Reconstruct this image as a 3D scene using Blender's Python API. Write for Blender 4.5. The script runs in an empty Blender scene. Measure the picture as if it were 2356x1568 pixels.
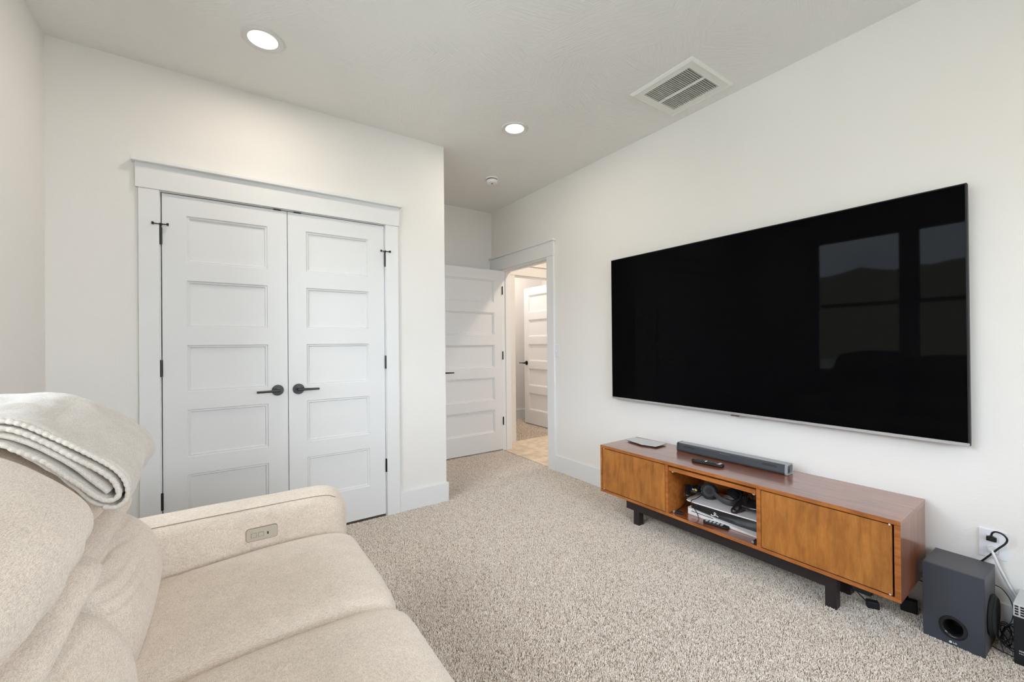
import bpy, bmesh, math, random
from mathutils import Vector, Matrix, noise, Euler
random.seed(7)
S = bpy.context.scene
COL = S.collection
rad = math.radians

# ------------------------------------------------------------------ camera
F_PX, YAW, PITCH, ROLL, CAM_H = 959.663, rad(34.4859), rad(0.2251), rad(-0.5171), 1.2085
cd = bpy.data.cameras.new('camera'); cam = bpy.data.objects.new('camera', cd); COL.objects.link(cam)
cd.sensor_width = 36.0; cd.lens = F_PX / 2356 * 36.0; cd.clip_start = 0.02; cd.clip_end = 400
fw = Vector((math.sin(YAW)*math.cos(PITCH), math.cos(YAW)*math.cos(PITCH), math.sin(PITCH)))
r0 = Vector((math.cos(YAW), -math.sin(YAW), 0)); u0 = r0.cross(fw)
rt = r0*math.cos(ROLL) + u0*math.sin(ROLL); up = u0*math.cos(ROLL) - r0*math.sin(ROLL)
M = Matrix((rt, up, -fw)).transposed().to_4x4(); M.translation = Vector((0, 0, CAM_H))
cam.matrix_world = M
S.camera = cam

# ------------------------------------------------------------------ world (overcast bright sky)
W = bpy.data.worlds.new('sky'); S.world = W; W.use_nodes = True
nt = W.node_tree; nt.nodes.clear()
out = nt.nodes.new('ShaderNodeOutputWorld'); bg = nt.nodes.new('ShaderNodeBackground')
tc = nt.nodes.new('ShaderNodeTexCoord'); nz = nt.nodes.new('ShaderNodeTexNoise'); nz.inputs['Scale'].default_value = 2.2
nz.inputs['Detail'].default_value = 6
mp = nt.nodes.new('ShaderNodeMapping'); mp.inputs['Scale'].default_value = (1, 1, 2.5)
rp = nt.nodes.new('ShaderNodeValToRGB')
rp.color_ramp.elements[0].position = .38; rp.color_ramp.elements[0].color = (.60, .73, .93, 1)
rp.color_ramp.elements[1].position = .62; rp.color_ramp.elements[1].color = (.95, .97, 1.0, 1)
nt.links.new(tc.outputs['Generated'], mp.inputs['Vector']); nt.links.new(mp.outputs[0], nz.inputs['Vector'])
nt.links.new(nz.outputs['Fac'], rp.inputs[0]); nt.links.new(rp.outputs[0], bg.inputs['Color'])
SKY = 16.5
bg.inputs['Strength'].default_value = SKY; nt.links.new(bg.outputs[0], out.inputs[0])

# ------------------------------------------------------------------ room lamps
H = 2.723
def area(name, loc, power, color, size=.12, rot=(0, 0, 0), shape='DISK', sy=None, portal=False, spread=180):
    l = bpy.data.lights.new(name, 'AREA'); l.energy = power; l.color = color; l.shape = shape; l.size = size
    if sy: l.size_y = sy
    l.spread = rad(spread)
    o = bpy.data.objects.new(name, l); o.location = loc; o.rotation_euler = rot; COL.objects.link(o)
    if portal: l.cycles.is_portal = True
    return o
WARM = (1.0, .89, .75)
RWX = 1.05
LAMPS = [(0.161, 2.394), (1.695, 2.41), (0.161, -.45), (1.695, -.45)]
for i, (x, y) in enumerate(LAMPS):
    area('downlight_lamp', (x, y, H-.012), 5.6, WARM, .13)
area('hall_lamp', (3.25, 3.1, H-.02), 21, (1.0, .84, .68), .16)
area('far_room_lamp', (3.3, 4.9, H-.02), 15, (1.0, .92, .84), .16)
area('window_portal', (-.80, 1.22, 1.60), 1, (1, 1, 1), 1.62, (0, -math.pi/2, 0), 'RECTANGLE', 1.76, True)
area('window_portal', (RWX, -1.43, 1.60), 1, (1, 1, 1), 1.76, (math.pi/2, 0, math.pi), 'RECTANGLE', 1.62, True)

vs = S.view_settings
S.display_settings.display_device = 'sRGB'
vs.view_transform = 'Standard'; vs.look = 'None'; vs.gamma = 1.0; vs.use_curve_mapping = False
vs.exposure = -0.27
S.cycles.max_bounces = 12; S.cycles.diffuse_bounces = 8; S.cycles.glossy_bounces = 4
S.cycles.transparent_max_bounces = 12; S.cycles.sample_clamp_indirect = 6
S.cycles.caustics_reflective = False; S.cycles.caustics_refractive = False

# ------------------------------------------------------------------ node helpers
class MT:
    def __init__(s, name):
        s.m = bpy.data.materials.new(name); s.m.use_nodes = True; s.t = s.m.node_tree; s.t.nodes.clear()
        s.out = s.n('ShaderNodeOutputMaterial'); s.b = s.n('ShaderNodeBsdfPrincipled'); s.l(s.b.outputs[0], s.out.inputs[0])
        s.tc = s.n('ShaderNodeTexCoord')
    def n(s, k, **kw):
        x = s.t.nodes.new(k)
        for a, v in kw.items():
            if a in x.inputs: x.inputs[a].default_value = v
            else: setattr(x, a, v)
        return x
    def l(s, a, b): s.t.links.new(a, b)
    def map(s, scale=(1, 1, 1), rot=(0, 0, 0), src=None):
        m = s.n('ShaderNodeMapping'); m.inputs['Scale'].default_value = scale; m.inputs['Rotation'].default_value = rot
        s.l(src or s.tc.outputs['Object'], m.inputs['Vector']); return m.outputs[0]
    def noise(s, vec, scale, detail=3, rough=.5, dist=0):
        x = s.n('ShaderNodeTexNoise'); x.inputs['Scale'].default_value = scale; x.inputs['Detail'].default_value = detail
        x.inputs['Roughness'].default_value = rough; x.inputs['Distortion'].default_value = dist
        s.l(vec, x.inputs['Vector']); return x.outputs['Fac']
    def ramp(s, fac, stops):
        r = s.n('ShaderNodeValToRGB'); e = r.color_ramp.elements
        while len(e) < len(stops): e.new(.5)
        for q, (p, c) in zip(e, stops): q.position = p; q.color = (*c, 1) if len(c) == 3 else c
        s.l(fac, r.inputs[0]); return r.outputs[0]
    def mix(s, fac, a, b, mode='MIX'):
        x = s.n('ShaderNodeMix', data_type='RGBA', blend_type=mode)
        if isinstance(fac, float): x.inputs[0].default_value = fac
        else: s.l(fac, x.inputs[0])
        for k, v in ((6, a), (7, b)):
            if isinstance(v, tuple): x.inputs[k].default_value = (*v, 1)
            else: s.l(v, x.inputs[k])
        return x.outputs[2]
    def bump(s, h, dist, strength=1.0, prev=None):
        b = s.n('ShaderNodeBump'); b.inputs['Distance'].default_value = dist; b.inputs['Strength'].default_value = strength
        s.l(h, b.inputs['Height'])
        if prev: s.l(prev, b.inputs['Normal'])
        s.l(b.outputs[0], s.b.inputs['Normal']); return b.outputs[0]
    def set(s, col=None, rough=.5, metal=0, spec=.5, **kw):
        if col is not None:
            if isinstance(col, tuple): s.b.inputs['Base Color'].default_value = (*col, 1)
            else: s.l(col, s.b.inputs['Base Color'])
        s.b.inputs['Roughness'].default_value = rough; s.b.inputs['Metallic'].default_value = metal
        s.b.inputs['Specular IOR Level'].default_value = spec
        for k, v in kw.items(): s.b.inputs[k.replace('_', ' ')].default_value = v
        return s.m
def plain(name, col, rough=.5, metal=0, spec=.5, fine=0, **kw):
    t = MT(name)
    if fine: t.bump(t.noise(t.map(), fine, 2), .0004, .6)
    return t.set(col, rough, metal, spec, **kw)
def srgb(r, g, b):
    f = lambda c: (c/255/12.92) if c/255 <= .04045 else ((c/255+.055)/1.055)**2.4
    return (f(r), f(g), f(b))

def wall_mat(name, col):
    t = MT(name); v = t.map(); n1 = t.noise(v, 120, 3, .55); n2 = t.noise(v, 40, 2)
    h = t.n('ShaderNodeMath', operation='ADD'); t.l(n1, h.inputs[0]); t.l(n2, h.inputs[1])
    t.bump(h.outputs[0], .0011, .45); return t.set(col, .75, spec=.25)
M_WALL = wall_mat('painted_drywall', (.835, .820, .803))
def ceil_mat():
    t = MT('brushed_texture_ceiling')
    d = t.n('ShaderNodeTexNoise', Scale=2.3); d.inputs['Detail'].default_value = 2; t.l(t.tc.outputs['Object'], d.inputs['Vector'])
    vm = t.n('ShaderNodeVectorMath', operation='MULTIPLY_ADD'); t.l(d.outputs['Color'], vm.inputs[0])
    vm.inputs[1].default_value = (.5, .5, 0); t.l(t.tc.outputs['Object'], vm.inputs[2])
    vo = t.n('ShaderNodeTexVoronoi', Scale=3.1); vo.voronoi_dimensions = '2D'; t.l(vm.outputs[0], vo.inputs['Vector'])
    sx = t.n('ShaderNodeSeparateColor'); t.l(vo.outputs['Color'], sx.inputs[0])
    an = t.n('ShaderNodeMath', operation='MULTIPLY'); an.inputs[1].default_value = 6.28; t.l(sx.outputs[0], an.inputs[0])
    vr = t.n('ShaderNodeVectorRotate', rotation_type='Z_AXIS'); t.l(t.tc.outputs['Object'], vr.inputs['Vector']); t.l(an.outputs[0], vr.inputs['Angle'])
    m = t.n('ShaderNodeMapping'); m.inputs['Scale'].default_value = (7, 84, 1); t.l(vr.outputs[0], m.inputs['Vector'])
    n1 = t.noise(m.outputs[0], 1.0, 3, .55, 1.6)
    mask = t.ramp(t.noise(t.map(), 2.0, 1), [(.38, (.45,)*3), (.62, (1,)*3)])
    mu = t.n('ShaderNodeMath', operation='MULTIPLY'); t.l(n1, mu.inputs[0]); t.l(mask, mu.inputs[1])
    t.bump(mu.outputs[0], .008, .55); return t.set((.84, .834, .822), .8, spec=.2)
M_CEIL = ceil_mat()
M_TRIM = plain('white_trim_paint', (.81, .822, .835), .38, spec=.4)
M_DOOR = plain('white_door_paint', (.79, .803, .818), .42, spec=.4)

def carpet_mat():
    t = MT('speckled_cut_pile'); v = t.map()
    at = t.n('ShaderNodeAttribute'); at.attribute_type = 'INSTANCER'; at.attribute_name = 'tint'
    c = t.ramp(at.outputs['Fac'], [(0, srgb(150, 134, 118)), (.12, srgb(190, 175, 160)), (.32, srgb(223, 211, 199)), (.75, srgb(241, 231, 221)), (1, srgb(252, 246, 238))])
    return t.set(c, .9, spec=.1)
M_CARPET = carpet_mat()
M_BACKING = plain('carpet_backing', srgb(150, 140, 128), .95)

def fabric_mat(name, c1, c2, scale=1.0, crease=0.0):
    t = MT(name); v = t.map()
    n1 = t.noise(t.map((1, 8, 8)), 70*scale, 3, .6); n2 = t.noise(t.map((8, 8, 1)), 70*scale, 3, .6); n4 = t.noise(t.map((8, 1, 8)), 70*scale, 3, .6)
    a = t.n('ShaderNodeMath', operation='ADD'); t.l(n1, a.inputs[0]); t.l(n2, a.inputs[1])
    a2 = t.n('ShaderNodeMath', operation='ADD'); t.l(a.outputs[0], a2.inputs[0]); t.l(n4, a2.inputs[1])
    hh = t.n('ShaderNodeMath', operation='MULTIPLY'); t.l(a2.outputs[0], hh.inputs[0]); hh.inputs[1].default_value = .3333
    c = t.ramp(hh.outputs[0], [(.40, c1), (.57, c2)])
    n3 = t.ramp(t.noise(v, 16, 4, .65), [(.3, (.90,)*3), (.7, (1.0,)*3)])
    c = t.mix(1.0, c, n3, 'MULTIPLY')
    b = t.bump(hh.outputs[0], .0016, .5)
    if crease:
        t.bump(t.noise(t.map((9, 2.0, 9)), 2.2, 3, .5, .6), .012*crease, .6, b)
    return t.set(c, .92, spec=.12, Sheen_Weight=.25)
M_FAB = fabric_mat('beige_heather_upholstery', srgb(196, 181, 166), srgb(243, 229, 214), 1.5)
M_FAB2 = fabric_mat('beige_heather_upholstery_soft', srgb(196, 181, 166), srgb(243, 229, 214), 1.4, .5)
M_BLANKET = fabric_mat('light_grey_fleece', srgb(194, 187, 178), srgb(218, 210, 201), 1.2, .3)
M_FUR = fabric_mat('ribbed_grey_fleece', srgb(176, 170, 162), srgb(216, 210, 202), .35, .8)
M_SEAM = plain('seam_thread_shadow', srgb(150, 135, 118), .9)

def wood_mat(name, cols, stretch, rough=.35, coat=.0, sc=6.0, spec=.5):
    t = MT(name); v = t.map(stretch)
    n1 = t.noise(v, sc, 5, .62, .5); n2 = t.noise(t.map(tuple(6*q for q in stretch)), sc, 3, .6)
    c = t.ramp(n1, [(.28, cols[0]), (.5, cols[1]), (.72, cols[2])])
    c2 = t.ramp(n2, [(.30, (.84,)*3), (.62, (1,)*3)])
    c = t.mix(.75, c, c2, 'MULTIPLY')
    cl = t.ramp(t.noise(t.map((1, 1, .6)), 9, 4, .6), [(.34, (.62, .58, .56)), (.60, (1, 1, 1))])
    c = t.mix(.7, c, cl, 'MULTIPLY')
    m = t.set(c, rough, spec=spec, Coat_Weight=coat, Coat_Roughness=.16, Coat_IOR=2.5); t.bump(n2, .0004, .25); return m
OR = [srgb(146, 88, 34), srgb(176, 112, 46), srgb(194, 130, 60)]
M_WDOOR = wood_mat('walnut_veneer_upright_grain', OR, (5, 5, .8), .42)
M_WFRAME = wood_mat('walnut_veneer_edge', [srgb(140, 78, 28), srgb(176, 104, 44), srgb(196, 124, 60)], (6, .6, 6), .4)
M_WTOP = wood_mat('reddish_walnut_top', [srgb(116, 54, 26), srgb(142, 74, 38), srgb(160, 90, 50)], (6, .5, 6), .30, .85, 6.0, .8)
M_WSIDE = wood_mat('walnut_veneer_side', [srgb(112, 60, 30), srgb(140, 78, 42), srgb(158, 92, 52)], (6, 6, .55), .30, .7, 6.0, .8)
M_WDARK = plain('espresso_stained_wood', srgb(44, 36, 38), .45, fine=60)
M_OAK = wood_mat('pale_oak_plank', [srgb(222, 202, 178), srgb(232, 215, 192), srgb(240, 226, 206)], (.8, 8, 8), .45, 0, 4)
M_BLACK = plain('matte_black_metal', (.012, .013, .014), .24, .0, .6)
M_BLACKG = plain('glossy_black_plastic', (.012, .012, .015), .18, 0, .6)
M_BLACKP = plain('satin_black_plastic', (.016, .017, .019), .55, spec=.3)
M_GREYP = plain('dark_grey_plastic', (.06, .065, .07), .5)
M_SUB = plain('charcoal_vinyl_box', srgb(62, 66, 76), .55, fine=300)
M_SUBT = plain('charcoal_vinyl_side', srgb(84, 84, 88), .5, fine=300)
M_CLOTH = plain('black_speaker_cloth', (.02, .022, .022), .9, fine=500)
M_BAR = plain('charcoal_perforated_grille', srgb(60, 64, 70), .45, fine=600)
M_BARTOP = plain('satin_shell_painted_sheen', srgb(150, 153, 158), .28)  # grey lightened to carry the wall's reflection on the soundbar top
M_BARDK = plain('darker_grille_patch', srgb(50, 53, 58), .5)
M_SILVER = plain('brushed_silver', (.62, .63, .66), .32, .85)
M_SILVERP = plain('silver_plastic', (.60, .62, .63), .4, .1)
M_WHITEP = plain('white_plastic', (.90, .90, .92), .35)
M_PLATE = plain('white_wall_plate', (.80, .81, .86), .35)
M_YELLOW = plain('yellow_plastic', (.75, .66, .16), .4)
M_RED = plain('red_button', (.7, .06, .04), .4)
M_GREYM = plain('faint_grey_print', (.16, .165, .17), .5)
M_LGREY = plain('light_grey_keys', (.55, .56, .58), .5)
M_CABLE = plain('black_cable_rubber', (.012, .012, .014), .45)
M_WCABLE = plain('white_cable_rubber', (.78, .78, .78), .45)
M_VENT = plain('off_white_enamel', (.80, .80, .77), .4)
M_DUCT = plain('vent_dark_duct', srgb(70, 66, 58), .8)
M_TAUPE = plain('taupe_control_plate', srgb(186, 176, 162), .4)
M_DARKSLOT = plain('dark_slot', (.01, .008, .007), .6)
M_CAN = plain('white_light_trim', (.70, .70, .69), .45)
M_BRASS = plain('brass_screw', (.55, .42, .18), .35, .8)
t = MT('black_television_glass'); M_SCREEN = t.set((.002, .002, .0025), .03, 0, .5, IOR=1.112)
def emis(name, col, st):
    m = bpy.data.materials.new(name); m.use_nodes = True; n = m.node_tree; n.nodes.clear()
    o = n.nodes.new('ShaderNodeOutputMaterial'); e = n.nodes.new('ShaderNodeEmission'); e.inputs[0].default_value = (*col, 1)
    e.inputs[1].default_value = st; n.links.new(e.outputs[0], o.inputs[0]); return m
M_LENS = emis('lit_lamp_lens', (1.0, .90, .76), 2.6)
def glass():
    m = bpy.data.materials.new('window_glass'); m.use_nodes = True; n = m.node_tree; n.nodes.clear()
    o = n.nodes.new('ShaderNodeOutputMaterial'); a = n.nodes.new('ShaderNodeBsdfTransparent'); g = n.nodes.new('ShaderNodeBsdfGlossy')
    g.inputs['Roughness'].default_value = .01; fr = n.nodes.new('ShaderNodeFresnel'); fr.inputs[0].default_value = 1.3
    a.inputs[0].default_value = (.96, .98, .97, 1); mx = n.nodes.new('ShaderNodeMixShader')
    n.links.new(fr.outputs[0], mx.inputs[0]); n.links.new(a.outputs[0], mx.inputs[1]); n.links.new(g.outputs[0], mx.inputs[2])
    n.links.new(mx.outputs[0], o.inputs[0]); return m
M_GLASS = glass()

# ------------------------------------------------------------------ mesh helpers
def B(): return bmesh.new()
def box(bm, x0, x1, y0, y1, z0, z1, bev=0, seg=2, rot=None, piv=None):
    t = bmesh.new(); bmesh.ops.create_cube(t, size=1)
    bmesh.ops.scale(t, vec=(x1-x0, y1-y0, z1-z0), verts=t.verts)
    if bev: bmesh.ops.bevel(t, geom=t.edges[:], offset=bev, segments=seg, profile=.5, affect='EDGES')
    c = Vector(((x0+x1)/2, (y0+y1)/2, (z0+z1)/2)); bmesh.ops.translate(t, vec=c, verts=t.verts)
    if rot is not None: bmesh.ops.rotate(t, cent=piv or c, matrix=rot, verts=t.verts)
    merge(bm, t); return bm
def merge(bm, t):
    me = bpy.data.meshes.new('tmp'); t.to_mesh(me); t.free(); bm.from_mesh(me); bpy.data.meshes.remove(me)
def cyl(bm, c, r, h, axis='Z', n=32, r2=None, bev=0):
    t = bmesh.new(); bmesh.ops.create_cone(t, cap_ends=True, segments=n, radius1=r, radius2=r if r2 is None else r2, depth=h)
    if bev: bmesh.ops.bevel(t, geom=[e for e in t.edges if len(e.link_faces) == 2 and e.calc_face_angle(0) > .6], offset=bev, segments=2, affect='EDGES')
    if axis == 'X': bmesh.ops.rotate(t, cent=(0, 0, 0), matrix=Matrix.Rotation(math.pi/2, 3, 'Y'), verts=t.verts)
    if axis == 'Y': bmesh.ops.rotate(t, cent=(0, 0, 0), matrix=Matrix.Rotation(-math.pi/2, 3, 'X'), verts=t.verts)
    bmesh.ops.translate(t, vec=c, verts=t.verts); merge(bm, t); return bm
def ball(bm, c, s, rot=None, n=24):
    t = bmesh.new(); bmesh.ops.create_uvsphere(t, u_segments=n, v_segments=n//2, radius=1); bmesh.ops.scale(t, vec=s, verts=t.verts)
    if rot is not None: bmesh.ops.rotate(t, cent=(0, 0, 0), matrix=rot, verts=t.verts)
    bmesh.ops.translate(t, vec=c, verts=t.verts); merge(bm, t); return bm
def cr(pts, k=8, closed=False):
    P = [Vector(p) for p in pts]; n = len(P); o = []
    rng = range(n) if closed else range(n-1)
    for i in rng:
        p1, p2 = P[i], P[(i+1) % n]
        p0 = P[(i-1) % n] if closed or i > 0 else p1*2-p2
        p3 = P[(i+2) % n] if closed or i+2 < n else p2*2-p1
        for j in range(k):
            t = j/k; o.append(.5*((2*p1)+(-p0+p2)*t+(2*p0-5*p1+4*p2-p3)*t*t+(-p0+3*p1-3*p2+p3)*t**3))
    if not closed: o.append(P[-1])
    return o
def tube(bm, pts, r, k=8, n=10, smooth=True, closed=False, rf=None, flat=1.0):
    P = cr(pts, k, closed) if smooth else [Vector(p) for p in pts]
    rings = []; ref = None; N = len(P)
    for i, p in enumerate(P):
        d = (P[(i+1) % N]-P[i-1]) if closed else (P[min(i+1, N-1)]-P[max(i-1, 0)])
        d.normalize()
        if ref is None:
            ref = Vector((0, 0, 1)) if abs(d.z) < .9 else Vector((1, 0, 0))
        a = (ref-d*ref.dot(d)).normalized(); b = d.cross(a); ref = a
        rr = r*(rf(i/(N-1)) if rf else 1)
        rings.append([bm.verts.new(p+a*math.cos(q)*rr*flat+b*math.sin(q)*rr) for q in [2*math.pi*j/n for j in range(n)]])
    for i in range(N if closed else N-1):
        A, C = rings[i], rings[(i+1) % N]
        for j in range(n): bm.faces.new((A[j], A[(j+1) % n], C[(j+1) % n], C[j]))
    if not closed:
        bm.faces.new(rings[0][::-1]); bm.faces.new(rings[-1])
    return bm
def prism(bm, poly, axis, a0, a1, bev=0):
    t = bmesh.new(); f = {'X': lambda p, a: (a, p[0], p[1]), 'Y': lambda p, a: (p[0], a, p[1]), 'Z': lambda p, a: (p[0], p[1], a)}[axis]
    A = [t.verts.new(f(p, a0)) for p in poly]; C = [t.verts.new(f(p, a1)) for p in poly]; n = len(poly)
    t.faces.new(A); t.faces.new(C[::-1])
    for i in range(n): t.faces.new((A[i], C[i], C[(i+1) % n], A[(i+1) % n]))
    bmesh.ops.recalc_face_normals(t, faces=t.faces)
    if bev: bmesh.ops.bevel(t, geom=t.edges[:], offset=bev, segments=2, affect='EDGES')
    merge(bm, t); return bm
def rrect(x0, x1, y0, y1, r, n=5):
    o = []
    for cx, cy, a in ((x1-r, y1-r, 0), (x0+r, y1-r, 90), (x0+r, y0+r, 180), (x1-r, y0+r, 270)):
        for i in range(n+1):
            q = rad(a+90*i/n); o.append((cx+r*math.cos(q), cy+r*math.sin(q)))
    return o
def obj(name, bm, mat, parent=None, smooth=False, label=None, ang=40):
    bmesh.ops.recalc_face_normals(bm, faces=bm.faces)
    me = bpy.data.meshes.new(name); bm.to_mesh(me); bm.free()
    me.materials.append(mat); o = bpy.data.objects.new(name, me); COL.objects.link(o)
    if parent is not None: o.parent = parent
    if smooth:
        me.polygons.foreach_set('use_smooth', [True]*len(me.polygons))
        if ang < 180: me.set_sharp_from_angle(angle=rad(ang))
    if label: o['label'] = label
    return o
def thing(name, label, cat, loc=(0, 0, 0), rz=0, group=None, rot=None):
    o = bpy.data.objects.new(name, None); COL.objects.link(o); o.location = loc
    o.rotation_euler = rot if rot else (0, 0, rz); o.empty_display_size = .05
    o['label'] = label; o['category'] = cat
    if group: o['group'] = group
    return o
def tag(o, label, cat, group=None):
    o['label'] = label; o['category'] = cat
    if group: o['group'] = group
    return o
def setting(name, loc=(0, 0, 0)):
    o = bpy.data.objects.new(name, None); COL.objects.link(o); o.location = loc; o['kind'] = 'structure'; return o
def struct(name, bm, mat, smooth=False, label=None):
    o = obj(name, bm, mat, None, smooth); o['kind'] = 'structure'
    if label: o['label'] = label
    return o

# ------------------------------------------------------------------ room shell
XL, XR, YC, YR, YB, XW = -.7189, 2.5735, 2.9438, -1.35, 4.1543, 1.3972
WY0, WY1, WZ0, WZ1 = .36, 2.09, .80, 2.40       # window opening
DX0, DX1, DZ = -.2875, .9325, 2.046              # closet opening
OY0, OY1, OZ = 3.128, 3.941, 2.018               # room doorway
XH = XR+.117
bm = B(); T = .15
box(bm, XL-T, XL, YR-T, WY0, 0, H); box(bm, XL-T, XL, WY1, YB+.1, 0, H); box(bm, XL-T, XL, WY0, WY1, 0, WZ0); box(bm, XL-T, XL, WY0, WY1, WZ1, H)
struct('wall_left', bm, M_WALL, label='off-white wall at left with the window behind the sofa')
RX0, RX1 = RWX-.865, RWX+.865
bm = B(); box(bm, XL, RX0, YR-T, YR, 0, H); box(bm, RX1, XR, YR-T, YR, 0, H); box(bm, RX0, RX1, YR-T, YR, 0, WZ0); box(bm, RX0, RX1, YR-T, YR, WZ1, H)
struct('wall_rear', bm, M_WALL)
bm = B(); box(bm, XL, DX0, YC, YC+.11, 0, H); box(bm, DX1, XW, YC, YC+.11, 0, H); box(bm, DX0, DX1, YC, YC+.11, DZ, H)
struct('wall_closet', bm, M_WALL, label='off-white closet wall with double doors')
bm = B(); box(bm, XW-.11, XW, YC+.11, YB, 0, H); struct('wall_closet_side', bm, M_WALL)
bm = B(); box(bm, XL, XH, YB, YB+.02, 0, H); struct('wall_alcove', bm, M_WALL, label='off-white wall behind the open room door')
bm = B(); box(bm, XR, XH, YR-T, OY0, 0, H); box(bm, XR, XH, OY1, YB, 0, H); box(bm, XR, XH, OY0, OY1, OZ, H)
struct('wall_right', bm, M_WALL, label='off-white wall carrying the television')
HX1, HY0, FY = 4.35, 1.6, 4.19
FX0, FX1, FZ = 2.92, 3.735, 2.029
bm = B(); box(bm, XH, FX0, FY, FY+.11, 0, H); box(bm, FX1, HX1, FY, FY+.11, 0, H); box(bm, FX0, FX1, FY, FY+.11, FZ, H)
struct('wall_hall_end', bm, M_WALL)
bm = B(); box(bm, HX1, HX1+.1, HY0, 5.55, 0, H); box(bm, XH, HX1, HY0-.1, HY0, 0, H); struct('wall_hall_side', bm, M_WALL)
bm = B(); box(bm, XH-.1, HX1+.1, 5.43, 5.55, 0, H); box(bm, XH-.02, XH+.08, FY+.11, 5.43, 0, H); struct('wall_far_room', bm, M_WALL)
bm = B(); VX0, VX1, VY0, VY1 = 2.111, 2.414, 1.328, 1.628
box(bm, XL-T, HX1+.1, YR-T, VY0, H, H+.12); box(bm, XL-T, HX1+.1, VY1, 5.55, H, H+.12); box(bm, XL-T, VX0, VY0, VY1, H, H+.12); box(bm, VX1, HX1+.1, VY0, VY1, H, H+.12)
struct('ceiling', bm, M_CEIL, label='white ceiling with brushed swirl texture')

# carpet backing and its tufted pile (uncountable, one stuff part per floor)
def pile(name, parent, rects, holes, sp, seed):
    import numpy as np
    rg = np.random.default_rng(seed); P = []
    for (x0, x1, y0, y1) in rects:
        nx, ny = int((x1-x0)/sp), int((y1-y0)/sp)
        gx, gy = np.meshgrid(x0+(np.arange(nx)+.5)*sp, y0+(np.arange(ny)+.5)*sp)
        p = np.stack([gx.ravel(), gy.ravel(), np.full(gx.size, -.0095)], 1)
        p[:, :2] += rg.uniform(-.48, .48, (len(p), 2))*sp; P.append(p)
    P = np.concatenate(P)
    for (x0, x1, y0, y1) in holes:
        P = P[~((P[:, 0] > x0) & (P[:, 0] < x1) & (P[:, 1] > y0) & (P[:, 1] < y1))]
    me = bpy.data.meshes.new(name); me.vertices.add(len(P)); me.vertices.foreach_set('co', P.astype('f4').ravel()); me.update()
    o = bpy.data.objects.new(name, me); COL.objects.link(o); o.parent = parent; o['kind'] = 'stuff'
    g = bpy.data.node_groups.new('carpet_pile_'+str(seed), 'GeometryNodeTree')
    g.interface.new_socket('Geometry', in_out='INPUT', socket_type='NodeSocketGeometry'); g.interface.new_socket('Geometry', in_out='OUTPUT', socket_type='NodeSocketGeometry')
    N = g.nodes.new; L = g.links.new
    gi, go = N('NodeGroupInput'), N('NodeGroupOutput')
    mp_ = N('GeometryNodeMeshToPoints'); L(gi.outputs[0], mp_.inputs['Mesh'])
    cn = N('GeometryNodeMeshCone'); cn.inputs['Vertices'].default_value = 5; cn.inputs['Radius Top'].default_value = .0015; cn.inputs['Radius Bottom'].default_value = .0018; cn.inputs['Depth'].default_value = .0105
    cn2 = N('GeometryNodeMeshCone'); cn2.inputs['Vertices'].default_value = 5; cn2.inputs['Radius Top'].default_value = .0006; cn2.inputs['Radius Bottom'].default_value = .0015; cn2.inputs['Depth'].default_value = .0022; 
    tr = N('GeometryNodeTransform'); tr.inputs['Translation'].default_value = (0, 0, .0105); L(cn2.outputs['Mesh'], tr.inputs['Geometry'])
    jn = N('GeometryNodeJoinGeometry'); L(cn.outputs['Mesh'], jn.inputs[0]); L(tr.outputs[0], jn.inputs[0])
    sm = N('GeometryNodeSetMaterial'); sm.inputs['Material'].default_value = M_CARPET; L(jn.outputs[0], sm.inputs['Geometry'])
    io = N('GeometryNodeInstanceOnPoints'); L(mp_.outputs[0], io.inputs['Points']); L(sm.outputs[0], io.inputs['Instance'])
    rv = N('FunctionNodeRandomValue'); rv.data_type = 'FLOAT_VECTOR'; rv.inputs[0].default_value = (-.42, -.42, 0); rv.inputs[1].default_value = (.42, .42, 6.28)
    L(rv.outputs[0], io.inputs['Rotation'])
    sv = N('FunctionNodeRandomValue'); sv.data_type = 'FLOAT_VECTOR'; sv.inputs[0].default_value = (.8, .8, .78); sv.inputs[1].default_value = (1.25, 1.25, 1.02); sv.inputs['Seed'].default_value = 5
    L(sv.outputs[0], io.inputs['Scale'])
    st = N('GeometryNodeStoreNamedAttribute'); st.data_type = 'FLOAT'; st.domain = 'INSTANCE'; st.inputs['Name'].default_value = 'tint'
    rr = N('FunctionNodeRandomValue'); rr.data_type = 'FLOAT'; rr.inputs['Seed'].default_value = 9
    L(io.outputs[0], st.inputs['Geometry']); L(rr.outputs[1], st.inputs['Value']); L(st.outputs[0], go.inputs[0])
    md = o.modifiers.new('pile', 'NODES'); md.node_group = g
    return o
bm = B(); box(bm, XL-.1, XR+.012, YR-.1, YB, -.08, -.009)
fl = struct('floor', bm, M_BACKING, label='light beige-grey speckled cut-pile carpet')
pile('carpet_pile', fl, [(XL+.02, XR-.002, -.9, YB-.01)], [(XL, XW+.006, YC-.012, YB), (-.55, .32, .44, 1.86)], .0039, 1)
bm = B(); box(bm, XH-.1, HX1, FY+.02, 5.43, -.08, -.009); f2 = struct('floor_far_room', bm, M_BACKING, label='carpet in the room beyond the hall')
pile('carpet_pile', f2, [(FX0-.02, 3.9, FY+.025, 5.41)], [], .0070, 2)
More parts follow.
